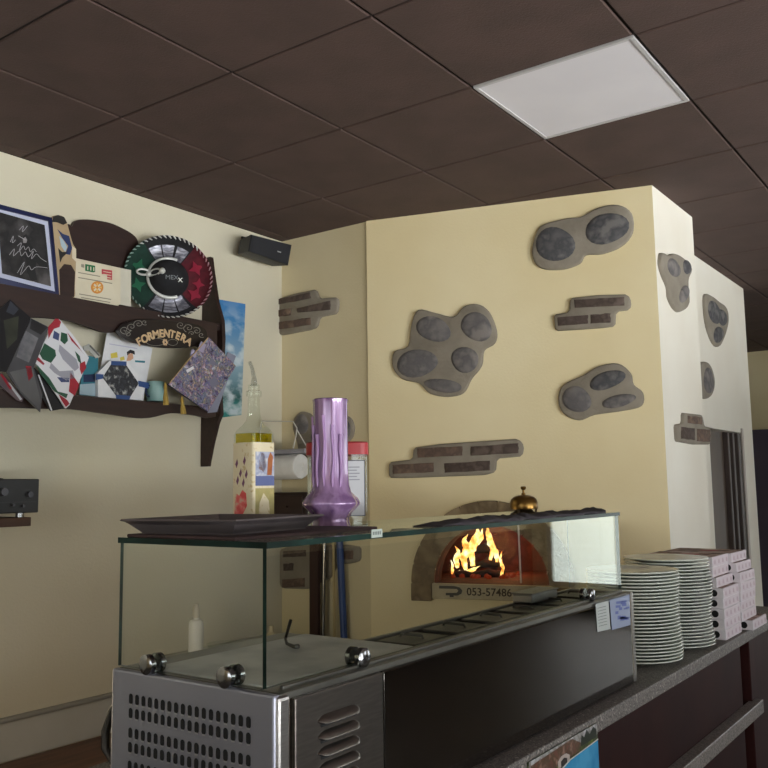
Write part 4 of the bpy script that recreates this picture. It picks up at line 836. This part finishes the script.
b.build('vent_panel', [mat('end_steel', 'a6a7b4', .4, .8, col2='9c9daa', scale=4), DARK, mat('slot_lip', 'b4b4ba', .35, .8)], cs)
b = MB(); b.box((X1-.018, Y0+.002, ZB), (X1, Y0+.034, ZT-.002), bev=.008, seg=3); b.build('corner_strip', STEEL, cs)
b = MB()   # service panel with pressed louvres
b.box((X1-.008, Y0+.042, ZB), (X1+.001, Y0+.275, ZT-.012), 0, bev=.002)
for k in range(8):
    z = 1.178 - k*.0248; ya, yb = 1.112, 1.222; n = 12; R_ = [[], [], [], []]
    rings = []
    for j in range(9):
        a = math.pi*j/8; pr = .012*math.sin(a)**.6
        rings.append([V((X1+.001, ya+(yb-ya)*(i/n), z+.009)) for i in range(0)])
    for i in range(n+1):
        t = i/n; e2 = min(1, math.sin(math.pi*t)*2.2)**.5
        y = ya+(yb-ya)*t; d = .012*e2; h = .0085
        R_[0].append(V((X1+.001, y, z+h*e2))); R_[1].append(V((X1+.001+d*.75, y, z+h*.55*e2))); R_[2].append(V((X1+.001+d, y, z-h*.5*e2))); R_[3].append(V((X1+.0012, y, z-h*e2)))
    vs = R_[0]+R_[1]+R_[2]+R_[3]; m_ = n+1
    b.add(vs, [[r*m_+i, r*m_+i+1, (r+1)*m_+i+1, (r+1)*m_+i] for r in range(2) for i in range(n)], 0)
    b.add(vs, [[2*m_+i, 2*m_+i+1, 3*m_+i+1, 3*m_+i] for i in range(n)], 1)
    b.poly([V((X1+.0016, ya+.006, z-.0065)), V((X1+.0016, yb-.006, z-.0065)), V((X1+.0016, yb-.008, z-.0105)), V((X1+.0016, ya+.008, z-.0105))], 1)
b.build('louvre_panel', [mat('side_steel', '7f7973', .28, .95, col2='746e68', scale=20, stretch=(1, 1, 10)), DARK], cs, angle=50)
b = MB(); b.box((X1-.008, Y0+.279, ZB), (X1, Y1-.022, ZT-.012), bev=.002); b.build('front_panel', STEELM, cs)
b = MB(); b.box((X1-.012, Y1-.02, ZB), (X1+.003, Y1, ZT), bev=.003); b.build('end_trim', STEEL, cs)
# deck with raised rim, lids in wells
b = MB()
for lo, hi in (((X0, Y0+.014), (X0+.06, YT)), ((XT, YT), (XT+.012, Y1)), ((X1-.05, Y0+.014), (X1-.004, Y1)), ((X0+.06, Y0+.014), (X1-.05, Y0+.035)), ((XT+.012, Y1-.035), (X1-.05, Y1))):
    b.box((*lo, ZT-.012), (*hi, ZT), bev=.003)
b.box((X1-.03, Y0+.04, ZT-.004), (X1-.022, Y1-.02, ZT+.005), bev=.002); b.build('deck_rim', mat('deck_steel', '77756e', .35, .8, col2='64625c', scale=9), cs)
b = MB(); b.box((X0+.06, Y0+.035, ZT-.014), (X1-.05, YT, ZT+.002), bev=.004); b.build('flat_lid', STEELL, cs)
lidm = mat('pan_lid_steel', '55534e', .45, .7, col2='3f3d39', scale=8)
ly = YT+.004
for k in range(6):
    y2 = ly + (Y1-.036-ly)/6*(k+1); y1_ = ly + (Y1-.036-ly)/6*k
    b = MB(); b.box((XT+.013, y1_+.002, ZT-.014), (X1-.05, y2-.002, ZT-.006), bev=.003); b.box((XT+.03, y1_+.02, ZT-.007), (X1-.066, y2-.02, ZT-.001), bev=.002)
    ym = (y1_+y2)/2; b.tube([V((-1.09, ym, ZT-.002)), V((-1.086, ym, ZT+.005)), V((-1.036, ym, ZT+.005)), V((-1.032, ym, ZT-.002))], .003, 8); b.build('pan_lid', lidm, cs)
# glass canopy (panes with green edges)
GT0, GT1 = 1.456, 1.466
def pane(lo, hi, name):
    lo = V(lo); hi = V(hi); sz = hi-lo; ax = min(range(3), key=lambda i: sz[i]); bb = MB(); bb.box(lo, hi)
    o = bb.build(name, [GLASS, GEDGE], cs)
    for p in o.data.polygons: p.material_index = 0 if abs(p.normal[ax]) > .9 else 1
    return o
XG0, XG1, YG0, YG1 = X0+.006, X1-.028, Y0+.008, Y1-.012
pane((XG0-.003, YG0-.004, GT0), (XG1+.004, YG1+.004, GT1), 'top_glass')
pane((XG1-.008, YG0, ZT+.006), (XG1, YG1, GT0), 'front_glass')
pane((XG0, YG0, ZT+.004), (XG1-.008, YG0+.007, GT0), 'end_glass'); pane((XT+.004, YG1-.007, ZT+.004), (XG1-.008, YG1, GT0), 'end_glass')
def clamp(p, ax):
    b = MB(); d = V((0, 1, 0)) if ax == 'y' else V((1, 0, 0))
    for s0, s1 in ((-.016, -.006), (.006, .016)):
        for (a, c, r0_, r1_) in ((s0, s1, .017, .017),): b.cyl(p + d*a, p + d*c, r0_, r1_, 24)
        b.cyl(p + d*(s0 if s0 < 0 else s1), p + d*((s0-.003) if s0 < 0 else (s1+.003)), .017, .012, 24)
    b.cyl(p - d*.012 - V((0, 0, .011)), p + d*.012 - V((0, 0, .011)), .006, n=10)
    b.box(p + V((-.008, -.008, -.03)), p + V((.008, .008, -.012))); b.build('glass_clamp', CHROME, cs, angle=40)
for x in (-1.243, -1.052): clamp(V((x, YG0+.003, ZT+.016)), 'y')
for y in (1.262, 2.283): clamp(V((XG1-.004, y, ZT+.016)), 'x')
b = MB(); b.tube([V((X0+.002, 1.06, 1.175)), V((X0-.022, 1.055, 1.172)), V((X0-.040, 1.05, 1.15)), V((X0-.052, 1.045, 1.115)), V((X0-.052, 1.045, 1.085)), V((X0-.035, 1.05, 1.065)), V((X0+.002, 1.06, 1.06))], .008, 10); b.build('handle', mat('handle_steel', '55524f', .3, .9), cs)
# notes stuck to the front panel
b = MB(); xs = X1+.0015
b.add([onx(x, y, xs) for x, y in [(595.5, 604), (608.5, 600.5), (610.5, 629), (597.5, 632)]], [[0, 1, 2, 3]], 0)
for k in range(7): b.poly([onx(597.5+.2*k, 608+3*k, xs+.0004), onx(606+.2*k*1.0, 605.8+3*k, xs+.0004), onx(606+.2*k, 606.5+3*k, xs+.0004), onx(597.5+.2*k, 608.7+3*k, xs+.0004)], 1)
tag(b.build('paper_note', [mat('note_grey', 'a4a8a6', .8), mat('note_ink', '6f7472', .8)]), 'small white paper note with lines of print stuck on the steel case front', 'note')
b = MB(); b.add([onx(x, y, xs) for x, y in [(609.5, 600), (629.5, 594.5), (630.5, 625), (612, 630)]], [[0, 1, 2, 3]], 0)
rnd = random.Random(3)
for k in range(16):
    x = 612+rnd.random()*14; y = 602+rnd.random()*19 - (x-612)*.25; w = 2+rnd.random()*3; h = 1+rnd.random()*3
    b.poly([onx(x, y, xs+.0004), onx(x+w, y-.5, xs+.0004), onx(x+w, y+h-.5, xs+.0004), onx(x, y+h, xs+.0004)], 1)
tag(b.build('blue_sticker', [mat('sticker_grey', '7f88a0', .5), mat('sticker_blue', '4a5690', .5)]), 'blue printed sticker on the steel case front beside the white note', 'sticker')
# spoon handle rising from the lid
b = MB(); p1 = V((-1.15, 1.30, ZT+.012)); b.tube([p1, V((-1.17, 1.312, ZT+.008)), V((-1.20, 1.325, ZT+.009)), V((-1.222, 1.345, ZT+.014)), V((-1.232, 1.372, ZT+.046))], [.005, .004, .0032, .003, .0036], 8)
tag(b.build('serving_spoon', mat('spoon_dark', '2a2622', .35, .5)), 'dark serving spoon resting on the lids inside the glass case', 'spoon')

gc = thing('steel_container', 'low grey steel container on the pan lids inside the glass case', 'container', (-1.09, 2.25, ZT))
b = MB(); q0, q1 = V((-1.128, 2.14, ZT+.001)), V((-1.07, 2.30, ZT+.024)); b.box(q0, q1, bev=.004); b.build('tub', mat('tub_steel', '75716c', .4, .7, col2='7d7975', scale=14), gc)
b = MB(); b.box(q0 + V((-.003, -.003, .023)), V((q1.x+.003, q1.y+.003, q1.z+.004)), bev=.002); b.build('lid', mat('tub_lid', '6f6b67', .4, .7), gc)

# ------------------------------------------------------------------ on top of the glass
zg = GT1
MATM = mat('mat_maroon', '44302f', .8, col2='3a2727', scale=30)
th = math.radians(8); tu = V((math.cos(th), math.sin(th), 0)); tv = V((-math.sin(th), math.cos(th), 0)); Nn = V((-1.06, 1.045, 0))
b = MB(); b.box((X0+.02, YG0+.002, zg), (X1-.10, 1.42, zg+.006), bev=.002); tag(b.build('maroon_mat', MATM), 'thin dark maroon mat under the black baking tray on the glass', 'mat')
b = MB(); zt0 = zg+.0065
def rect(dx, dy, z, e): return [Nn + tu*(-.255-e+0) + tv*(-e) + V((0, 0, z)), Nn + tu*e + tv*(-e) + V((0, 0, z)), Nn + tu*e + tv*(.275+e) + V((0, 0, z)), Nn + tu*(-.255-e) + tv*(.275+e) + V((0, 0, z))]
b.loft([rect(0, 0, zt0, -.024), rect(0, 0, zt0+.002, -.026), rect(0, 0, zt0+.024, -.003), rect(0, 0, zt0+.027, .0), rect(0, 0, zt0+.024, .002), rect(0, 0, zt0+.022, -.004), rect(0, 0, zt0+.003, -.028)], cap0=True)
tag(b.build('baking_tray', mat('tray_black', '6a6263', .42, .5, col2='787070', scale=12)), 'black metal baking tray with sloping sides on the glass top beside the bottle', 'tray')
# oil bottle
bc = V((-1.297, 1.33, zg)); ob = thing('oil_bottle', 'square glass olive oil bottle with a decorated label and a pourer', 'bottle', bc)
BR = Matrix.Translation(bc) @ Matrix.Rotation(math.radians(-2), 4, 'Z')
def sq(h, w, rd=.006, rot=0):
    out = []
    for cx, cy, a0 in ((1, 1, 0), (-1, 1, 90), (-1, -1, 180), (1, -1, 270)):
        for k in range(4): a = math.radians(a0+30*k); out.append(V((cx*(w-rd)+rd*math.cos(a), cy*(w-rd)+rd*math.sin(a), h)))
    return out
def rd_(h, r): return [V((r*math.cos(a), r*math.sin(a), h)) for a in [math.radians(q0+30*k + 0) for q0 in (0, 90, 180, 270) for k in range(4)]]
b = MB(BR); b.loft([sq(0, .029), sq(.002, .031), sq(.196, .031), sq(.206, .029, .012), sq(.216, .022, .016), rd_(.226, .0165), rd_(.245, .0135), rd_(.277, .0125), rd_(.278, .0165), rd_(.288, .0165), rd_(.29, .0125), rd_(.302, .0125)], cap0=True); b.build('bottle_glass', CLEAR, ob, angle=40)
b = MB(BR); b.loft([sq(.004, .0285), sq(.199, .0285)], cap0=True); b.build('oil', glass_mat('olive_oil', (.80, .72, .06), .04), ob)
LBL = mat('label_cream', 'd2c6a6', .55, col2=['d2c6a6', 'b9a377'], scale=110, lo=.45, hi=.72); LRED = mat('label_coral', 'd04a48', .55, col2=['dd6a66', 'c6b79c'], scale=70, lo=.4, hi=.7); LPUR = mat('label_purple', '6a3c5c', .55); LORG = mat('label_orange', 'a8642f', .55, col2='8a4a22', scale=40); LBLU = mat('label_blue', '56608c', .55); LPAL = mat('label_paleblue', 'a9adbe', .55, col2=['8f95ad', 'c4c4c8'], scale=60); LOLV = mat('label_olive', '9a9058', .55, col2='b0a06a', scale=50)
b = MB(BR)
w = .0318
b.loft([sq(.002, w), sq(.1795, w)], 0, cap0=False, cap1=False)
def face(f, pts, mi, o=.0005):
    """f: 0 = face towards -y, 1 = face towards +x ; s 0..1 left to right as seen, z in metres"""
    out = []
    for s, z in pts:
        a = -w+.003 + (2*w-.006)*s
        out.append(V((a, -w-o, z)) if f == 0 else V((w+o, a, z)))
    b.poly(out, mi)
face(1, [(.05, .10), (.98, .10), (.98, .16), (.05, .16)], 6); face(1, [(.2, .125), (.45, .118), (.6, .13), (.5, .155), (.35, .158), (.25, .145)], 4); face(1, [(.62, .112), (.85, .112), (.92, .15), (.78, .16), (.66, .145)], 4, .0007); face(1, [(.05, .09), (.98, .09), (.98, .11), (.05, .11)], 5, .0007)
face(1, [(.05, .008), (.98, .008), (.98, .085), (.05, .085)], 7); face(1, [(.2, .02), (.8, .02), (.7, .06), (.45, .075), (.25, .055)], 0, .0007)
face(0, [(.1, .03), (.45, .025), (.75, .05), (.7, .075), (.5, .082), (.35, .07), (.2, .075), (.12, .055)], 2)
for s, z in ((.2, .135), (.6, .14), (.4, .115), (.7, .112), (.25, .10), (.55, .095)): face(0, [(s-.07, z), (s, z-.008), (s+.08, z+.002), (s+.03, z+.012)], 3)
b.build('label', [LBL, LBL, LRED, LPUR, LORG, LBLU, LPAL, LOLV], ob, fix=False)
b = MB(BR); b.tube([(0, 0, .30), (0, 0, .318), (-.003, -.001, .335), (-.010, -.003, .352)], [.0075, .005, .0042, .0038], 10); b.build('pourer', glass_mat('pourer_clear', (.8, .82, .83), .14), ob)
# purple vase
vc = V((-1.181, 1.443, zg)); vs_ = thing('purple_vase', 'purple fluted glass vase with a flared faceted foot on the glass top', 'vase', vc)
PUR = mat('purple_glass', '86628f', .22, .2, col2=['6c4c78', 'a080a8', '7a5a84'], scale=26, stretch=(1, 1, .12), coat=.6, bump=.25, bscale=20, lo=.3, hi=.7)
def flute(t, z): return 1 + (.035*math.cos(8*t) if z < .075 else .018*math.cos(11*t+z*9))
b = MB(Matrix.Translation(vc)); b.lathe([(.0001, 0), (.036, 0), (.040, .003), (.037, .012), (.036, .02), (.045, .034), (.0585, .048), (.0595, .052), (.055, .062), (.042, .075), (.038, .090), (.0365, .12), (.0365, .2), (.0365, .262), (.038, .270), (.036, .272), (.033, .268), (.033, .1), (.03, .03), (.0001, .02)], 64, rfun=flute); b.build('vase_body', PUR, vs_, angle=50)
b = MB(Matrix.Translation(vc))
for k, a0 in enumerate((3.6, 4.1, 4.55, 5.0, 5.5, 5.95)):
    top = .235 - .02*(k % 3); b.tube([V(((.0372+.0012)*math.cos(a0+.04*math.sin(j*.9+k)), (.0372+.0012)*math.sin(a0+.04*math.sin(j*.9+k)), .085+(top-.085)*j/9)) for j in range(10)], [.0012]+[.0032]*8+[.0042], 6)
b.build('glass_trail', mat('purple_trail', '9a78a6', .3, .1), vs_)
# red lidded canister
jc = V((-1.285, 1.595, zg)); cn = thing('red_lidded_canister', 'clear plastic canister with a red lid and a white printed label behind the vase', 'canister', jc)
JR = Matrix.Translation(jc) @ Matrix.Rotation(math.radians(38), 4, 'Z')
b = MB(JR)
b.loft([sq(0.001, .068, .02), sq(.165, .068, .02)], cap0=True); b.build('canister_body', glass_mat('canister_clear', (.83, .82, .80), .08, .05), cn)
b = MB(JR); b.loft([sq(.158, .071, .02), sq(.184, .071, .02), sq(.187, .068, .02)], cap0=True); b.build('lid', mat('lid_red', 'a8262c', .35, col2='9b2026', scale=10), cn)
b = MB(JR)
b.poly([V((x, -.0686, z)) for x, z in ((.002, .02), (.062, .02), (.062, .145), (.002, .145))], 0)
fr = [(.002, .02, .062, .022), (.002, .143, .062, .145), (.002, .02, .004, .145), (.060, .02, .062, .145)]
for x0, z0_, x1, z1_ in fr: b.poly([V((x0, -.0690, z0_)), V((x1, -.0690, z0_)), V((x1, -.0690, z1_)), V((x0, -.0690, z1_))], 1)
for k in range(5): b.poly([V((.012, -.0690, .128-.007*k)), V((.05-.006*(k % 2), -.0690, .128-.007*k)), V((.05-.006*(k % 2), -.0690, .1305-.007*k)), V((.012, -.0690, .1305-.007*k))], 2)
b.poly([V((.012, -.0690, .03)), V((.03, -.0690, .03)), V((.03, -.0690, .05)), V((.012, -.0690, .05))], 1)
b.build('label', [mat('label_white', 'cfd0d4', .6), mat('label_slate', '5c606c', .6), mat('label_text', '9a9ca4', .6)], cn, fix=False)
# rumpled dark cloth along the glass edge, price tag, bell
b = MB(); CL = mat('cloth_dark', '2a2528', .9, col2='393238', scale=30)
ya, yb = 1.545, 2.40; n = 90; vs = []
for i in range(n+1):
    y = ya+(yb-ya)*i/n; tap = min(1, (i+2)/12); 
    for j in range(7):
        u_ = j/6; x = XG1+.002-.075*u_ - .01*math.sin(i*.33); h = (.008 + .011*abs(noise.noise(V((y*16, u_*2.2, 1)))) + .005*noise.noise(V((y*41, u_*4, 5))))*tap
        if i > n-4: h += .0015*(i-n+4)
        vs.append(V((x, y, zg+.0015+max(0, h)*(math.sin(math.pi*(u_*.8+.15))))))
m_ = 7; fs = [[i*m_+j, i*m_+j+1, (i+1)*m_+j+1, (i+1)*m_+j] for i in range(n) for j in range(6)]
k0 = len(vs); vs += [V((v.x, v.y, zg+.0004)) for v in vs]
fs += [[k0+i*m_+j, k0+(i+1)*m_+j, k0+(i+1)*m_+j+1, k0+i*m_+j+1] for i in range(n) for j in range(6)]
for j in (0, 6): fs += [[i*m_+j, (i+1)*m_+j, k0+(i+1)*m_+j, k0+i*m_+j] for i in range(n)]
for i in (0, n): fs += [[i*m_+j, i*m_+j+1, k0+i*m_+j+1, k0+i*m_+j] for j in range(6)]
b.add(vs, fs); tag(b.build('rumpled_cloth', CL, angle=60), 'long dark rumpled cloth lying along the front edge of the glass top', 'cloth')
tg = thing('price_tag', 'tiny white tag with grey print at the front edge of the glass top', 'tag', (XG1+.002, 1.53, zg))
yt0, yt1 = onx(371.5, 524, XG1+.006).y, onx(382, 523, XG1+.006).y; ztg = onx(376, 526.8, XG1+.006).z
b = MB(); b.box((XG1+.0045, yt0, zg-.008), (XG1+.0065, yt1, zg+.007)); b.build('tag_card', mat('tag_white', 'a9b3ab', .6), tg)
b = MB()
for k in range(5): yy = yt0+.003+(yt1-yt0-.006)*k/5; b.box((XG1+.0066, yy, zg-.003), (XG1+.0068, yy+.003, zg+.003))
b.build('print', mat('tag_ink', '5f6663', .7), tg)
# call bell
bl = V((-1.082, 2.135, zg)); cb = thing('call_bell', 'brass counter call bell standing on the glass top in front of the oven', 'bell', bl)
BRASS = mat('brass', '8a6a35', .28, .9, col2='6f5228', scale=14); BRD = mat('bell_base', '4a3a26', .4, .6)
BM = Matrix.Translation(bl)
b = MB(BM); b.lathe([(.0001, 0), (.036, 0), (.038, .003), (.036, .010), (.026, .013), (.020, .02), (.0001, .022)], 32); b.build('base', BRD, cb)
b = MB(BM); b.lathe([(.037, .020), (.038, .026), (.0375, .036), (.034, .046), (.026, .053), (.014, .057), (.0001, .058), (.0001, .055), (.013, .054), (.024, .050), (.032, .043), (.035, .034), (.0355, .021), (.037, .020)], 36); b.build('dome', BRASS, cb)
b = MB(BM); b.lathe([(.0001, .012), (.003, .012), (.003, .07), (.0065, .073), (.0075, .077), (.006, .080), (.0001, .081)], 14); b.lathe([(.0001, .057), (.006, .057), (.005, .063), (.0001, .064)], 14); b.build('plunger', BRASS, cb)
for k in range(3): a = k*2.1+.5; bb = MB(BM); bb.cyl((.03*math.cos(a), .03*math.sin(a), .008), (.033*math.cos(a), .033*math.sin(a), .024), .003, n=8); bb.build('support', BRD, cb)

# ------------------------------------------------------------------ plates
PLW = mat('plate_white', 'c9cdc3', .22, col2='c2c6bb', scale=5, coat=.3)
PLG = mat('plate_rim_line', '8a9287', .3)
PS = .92
pl = thing('pizza_plate', '', 'plate', (0, 0, 0), 'pizza plates stacked on the counter')
b = MB(Matrix.Diagonal((PS, PS, 1, 1))); 
b.lathe([(.0001, .0), (.098, .0), (.104, .0015), (.118, .006), (.142, .0105), (.156, .0135), (.1595, .0150), (.160, .0166), (.1590, .0180), (.156, .0178), (.142, .0146), (.118, .0102), (.100, .0055), (.0001, .0045)], 64); b.build('dish', PLW, pl, angle=60)
ORD = 'lowest second third fourth fifth sixth seventh eighth ninth tenth eleventh twelfth thirteenth fourteenth fifteenth sixteenth seventeenth eighteenth nineteenth twentieth twenty-first twenty-second twenty-third twenty-fourth twenty-fifth twenty-sixth topmost'.split()
stacks = [('front', V((-1.058, 2.845, zc+.001)), 27, .0105, 'in the plate stack beside the glass case'), ('back', V((-1.046, 3.165, zc+.001)), 27, .0111, 'in the plate stack beside the pizza boxes')]
first = True
for nm, p, n, dz, desc in stacks:
    for k in range(n):
        o = p + V((.004*math.sin(k*.33+(0 if nm == 'front' else 2)) + random.uniform(-.0012, .0012), .003*math.cos(k*.41) + random.uniform(-.001, .001), k*dz))
        lab = 'white plate, %s%s %s' % (ORD[k], '' if k in (0, n-1) else ' from the bottom', desc); grp = 'pizza plates in the %s' % ('stack beside the glass case' if nm == 'front' else 'stack beside the pizza boxes')
        if first: pl.location = o; pl['label'] = lab; pl['group'] = grp; first = False
        else: dup(pl, o, k*.7, lab, grp)

# ------------------------------------------------------------------ pizza boxes
BXW = mat('box_white', 'd9d3d6', .7, col2='d3ccd0', scale=9); BXP = mat('box_pink', 'cfc3c8', .7, col2='c8bbc1', scale=9); BXM = mat('box_mark', 'b5a0a8', .7); BXD = mat('box_hole', '121012', .9); BXT = mat('box_top_print', '8d7068', .7, col2=['5a3c38', 'a88c80', 'c0aaa0'], scale=16); BXR = mat('box_red', 'a04048', .7)
def make_box(name, sx, sy, sz):
    t = thing(name, '', 'pizza box', (0, 0, 0)); b = MB()
    b.box((-sx/2, -sy/2, 0), (sx/2, sy/2, sz*.985), 0, bev=.0012, seg=1)
    b.poly([V((sx/2+.0004, -sy/2+.003, .002)), V((sx/2+.0004, sy/2-.003, .002)), V((sx/2+.0004, sy/2-.003, sz*.97)), V((sx/2+.0004, -sy/2+.003, sz*.97))], 1)
    for k in range(4):      # small printed figures on the long side
        y = -sy/2 + sy*(.13+.245*k); c = sz*.5
        b.poly([V((sx/2+.0009, y-.010, c-.008)), V((sx/2+.0009, y+.004, c-.010)), V((sx/2+.0009, y+.012, c-.002)), V((sx/2+.0009, y+.006, c+.010)), V((sx/2+.0009, y-.004, c+.004)), V((sx/2+.0009, y-.008, c+.010))], 2)
        b.poly([V((sx/2+.0009, y+.010, c-.012)), V((sx/2+.0009, y+.018, c-.010)), V((sx/2+.0009, y+.014, c-.004))], 2)
    b.build('tray', [BXW, BXP, BXM], t, fix=False)
    b = MB(); b.box((-sx/2+.001, -sy/2+.001, sz*.985), (sx/2-.001, sy/2-.001, sz), 0)
    b.poly([V((-sx/2+.006, -sy/2+.006, sz+.0004)), V((sx/2-.006, -sy/2+.006, sz+.0004)), V((sx/2-.006, sy/2-.006, sz+.0004)), V((-sx/2+.006, sy/2-.006, sz+.0004))], 1)
    b.poly([V((.02+.04*math.cos(a), .0+.03*math.sin(a), sz+.0008)) for a in [k*math.pi/6 for k in range(12)]], 2); b.build('lid', [BXW, BXT, BXR], t, fix=False)
    b = MB(); r = .0125; x = sx/2-.034
    b.cyl(V((x, -sy/2-.0005, sz*.5)), V((x, -sy/2+.002, sz*.5)), r, n=20); b.build('vent_hole', BXD, t)
    return t
sx_b, sy_b, sz_b = .27, .219, .0365
bx0 = make_box('pizza_box', sx_b, sy_b, sz_b)
WORDS = ['bottom', 'second', 'third', 'fourth', 'fifth', 'sixth', 'seventh', 'topmost']
used = False
for si, (xe, ys, dsc) in enumerate(((-.906, 3.352, 'in the box stack next to the plates'), (-.904, 3.574, 'in the box stack past the first boxes'))):
    offs = ([0, -.002, .0, -.003, -.001, -.022, -.036, -.034] if si == 0 else [.028, .002, .0, .003, .006, .004, -.008, -.024])
    yo = [0 if si == 0 else .05, .001, -.001, .002, .0, .002, .004, .002]
    for k in range(8):
        loc = V((xe - sx_b/2 + offs[k], ys + sy_b/2 + yo[k], zc+.001+k*(sz_b+.0003)))
        lab = 'white pizza box, %s%s %s' % (WORDS[k], '' if k in (0, 7) else ' from the bottom', dsc); grp = 'pizza boxes %s' % dsc
        if not used: bx0.location = loc; bx0['label'] = lab; bx0['group'] = grp; used = True
        else: dup(bx0, loc, random.uniform(-.006, .006), lab, grp)

# ------------------------------------------------------------------ daylight
BOUNCE = 11500
w = bpy.data.worlds.new('daylight'); SC.world = w; w.use_nodes = True; nt = w.node_tree; nt.nodes.clear()
o_ = nt.nodes.new('ShaderNodeOutputWorld'); bg = nt.nodes.new('ShaderNodeBackground'); bg.inputs[0].default_value = (.93, .98, 1, 1); bg.inputs[1].default_value = 4.6
nt.links.new(bg.outputs[0], o_.inputs[0])
# added upward area lamp outside the windows, simulating light bounced off pavement
ld = bpy.data.lights.new('pavement_bounce_lamp', 'AREA'); ld.shape = 'RECTANGLE'; ld.size = 8; ld.size_y = 14; ld.energy = BOUNCE; ld.color = (.96, .985, 1)
lo = bpy.data.objects.new('pavement_bounce_lamp', ld); C.objects.link(lo); lo.location = (8.6, 2.5, -.08); lo.rotation_euler = (math.pi, 0, 0)
# unseen warm fill lamp added to brighten the lower oven wall
ld = bpy.data.lights.new('warm_fill_lamp', 'AREA'); ld.shape = 'DISK'; ld.size = .5; ld.energy = 6; ld.color = (1, .80, .52)
lo = bpy.data.objects.new('warm_fill_lamp', ld); C.objects.link(lo); lo.location = (-2.35, 1.2, 1.0); lo.rotation_euler = V((.35, 1, -.05)).to_track_quat('-Z', 'Y').to_euler()
SC.view_settings.view_transform = 'Standard'; SC.view_settings.look = 'None'; SC.view_settings.exposure = -.08; SC.view_settings.gamma = 1
SC.cycles.use_denoising = True
SC.cycles.max_bounces = 10; SC.cycles.transparent_max_bounces = 24; SC.cycles.diffuse_bounces = 5
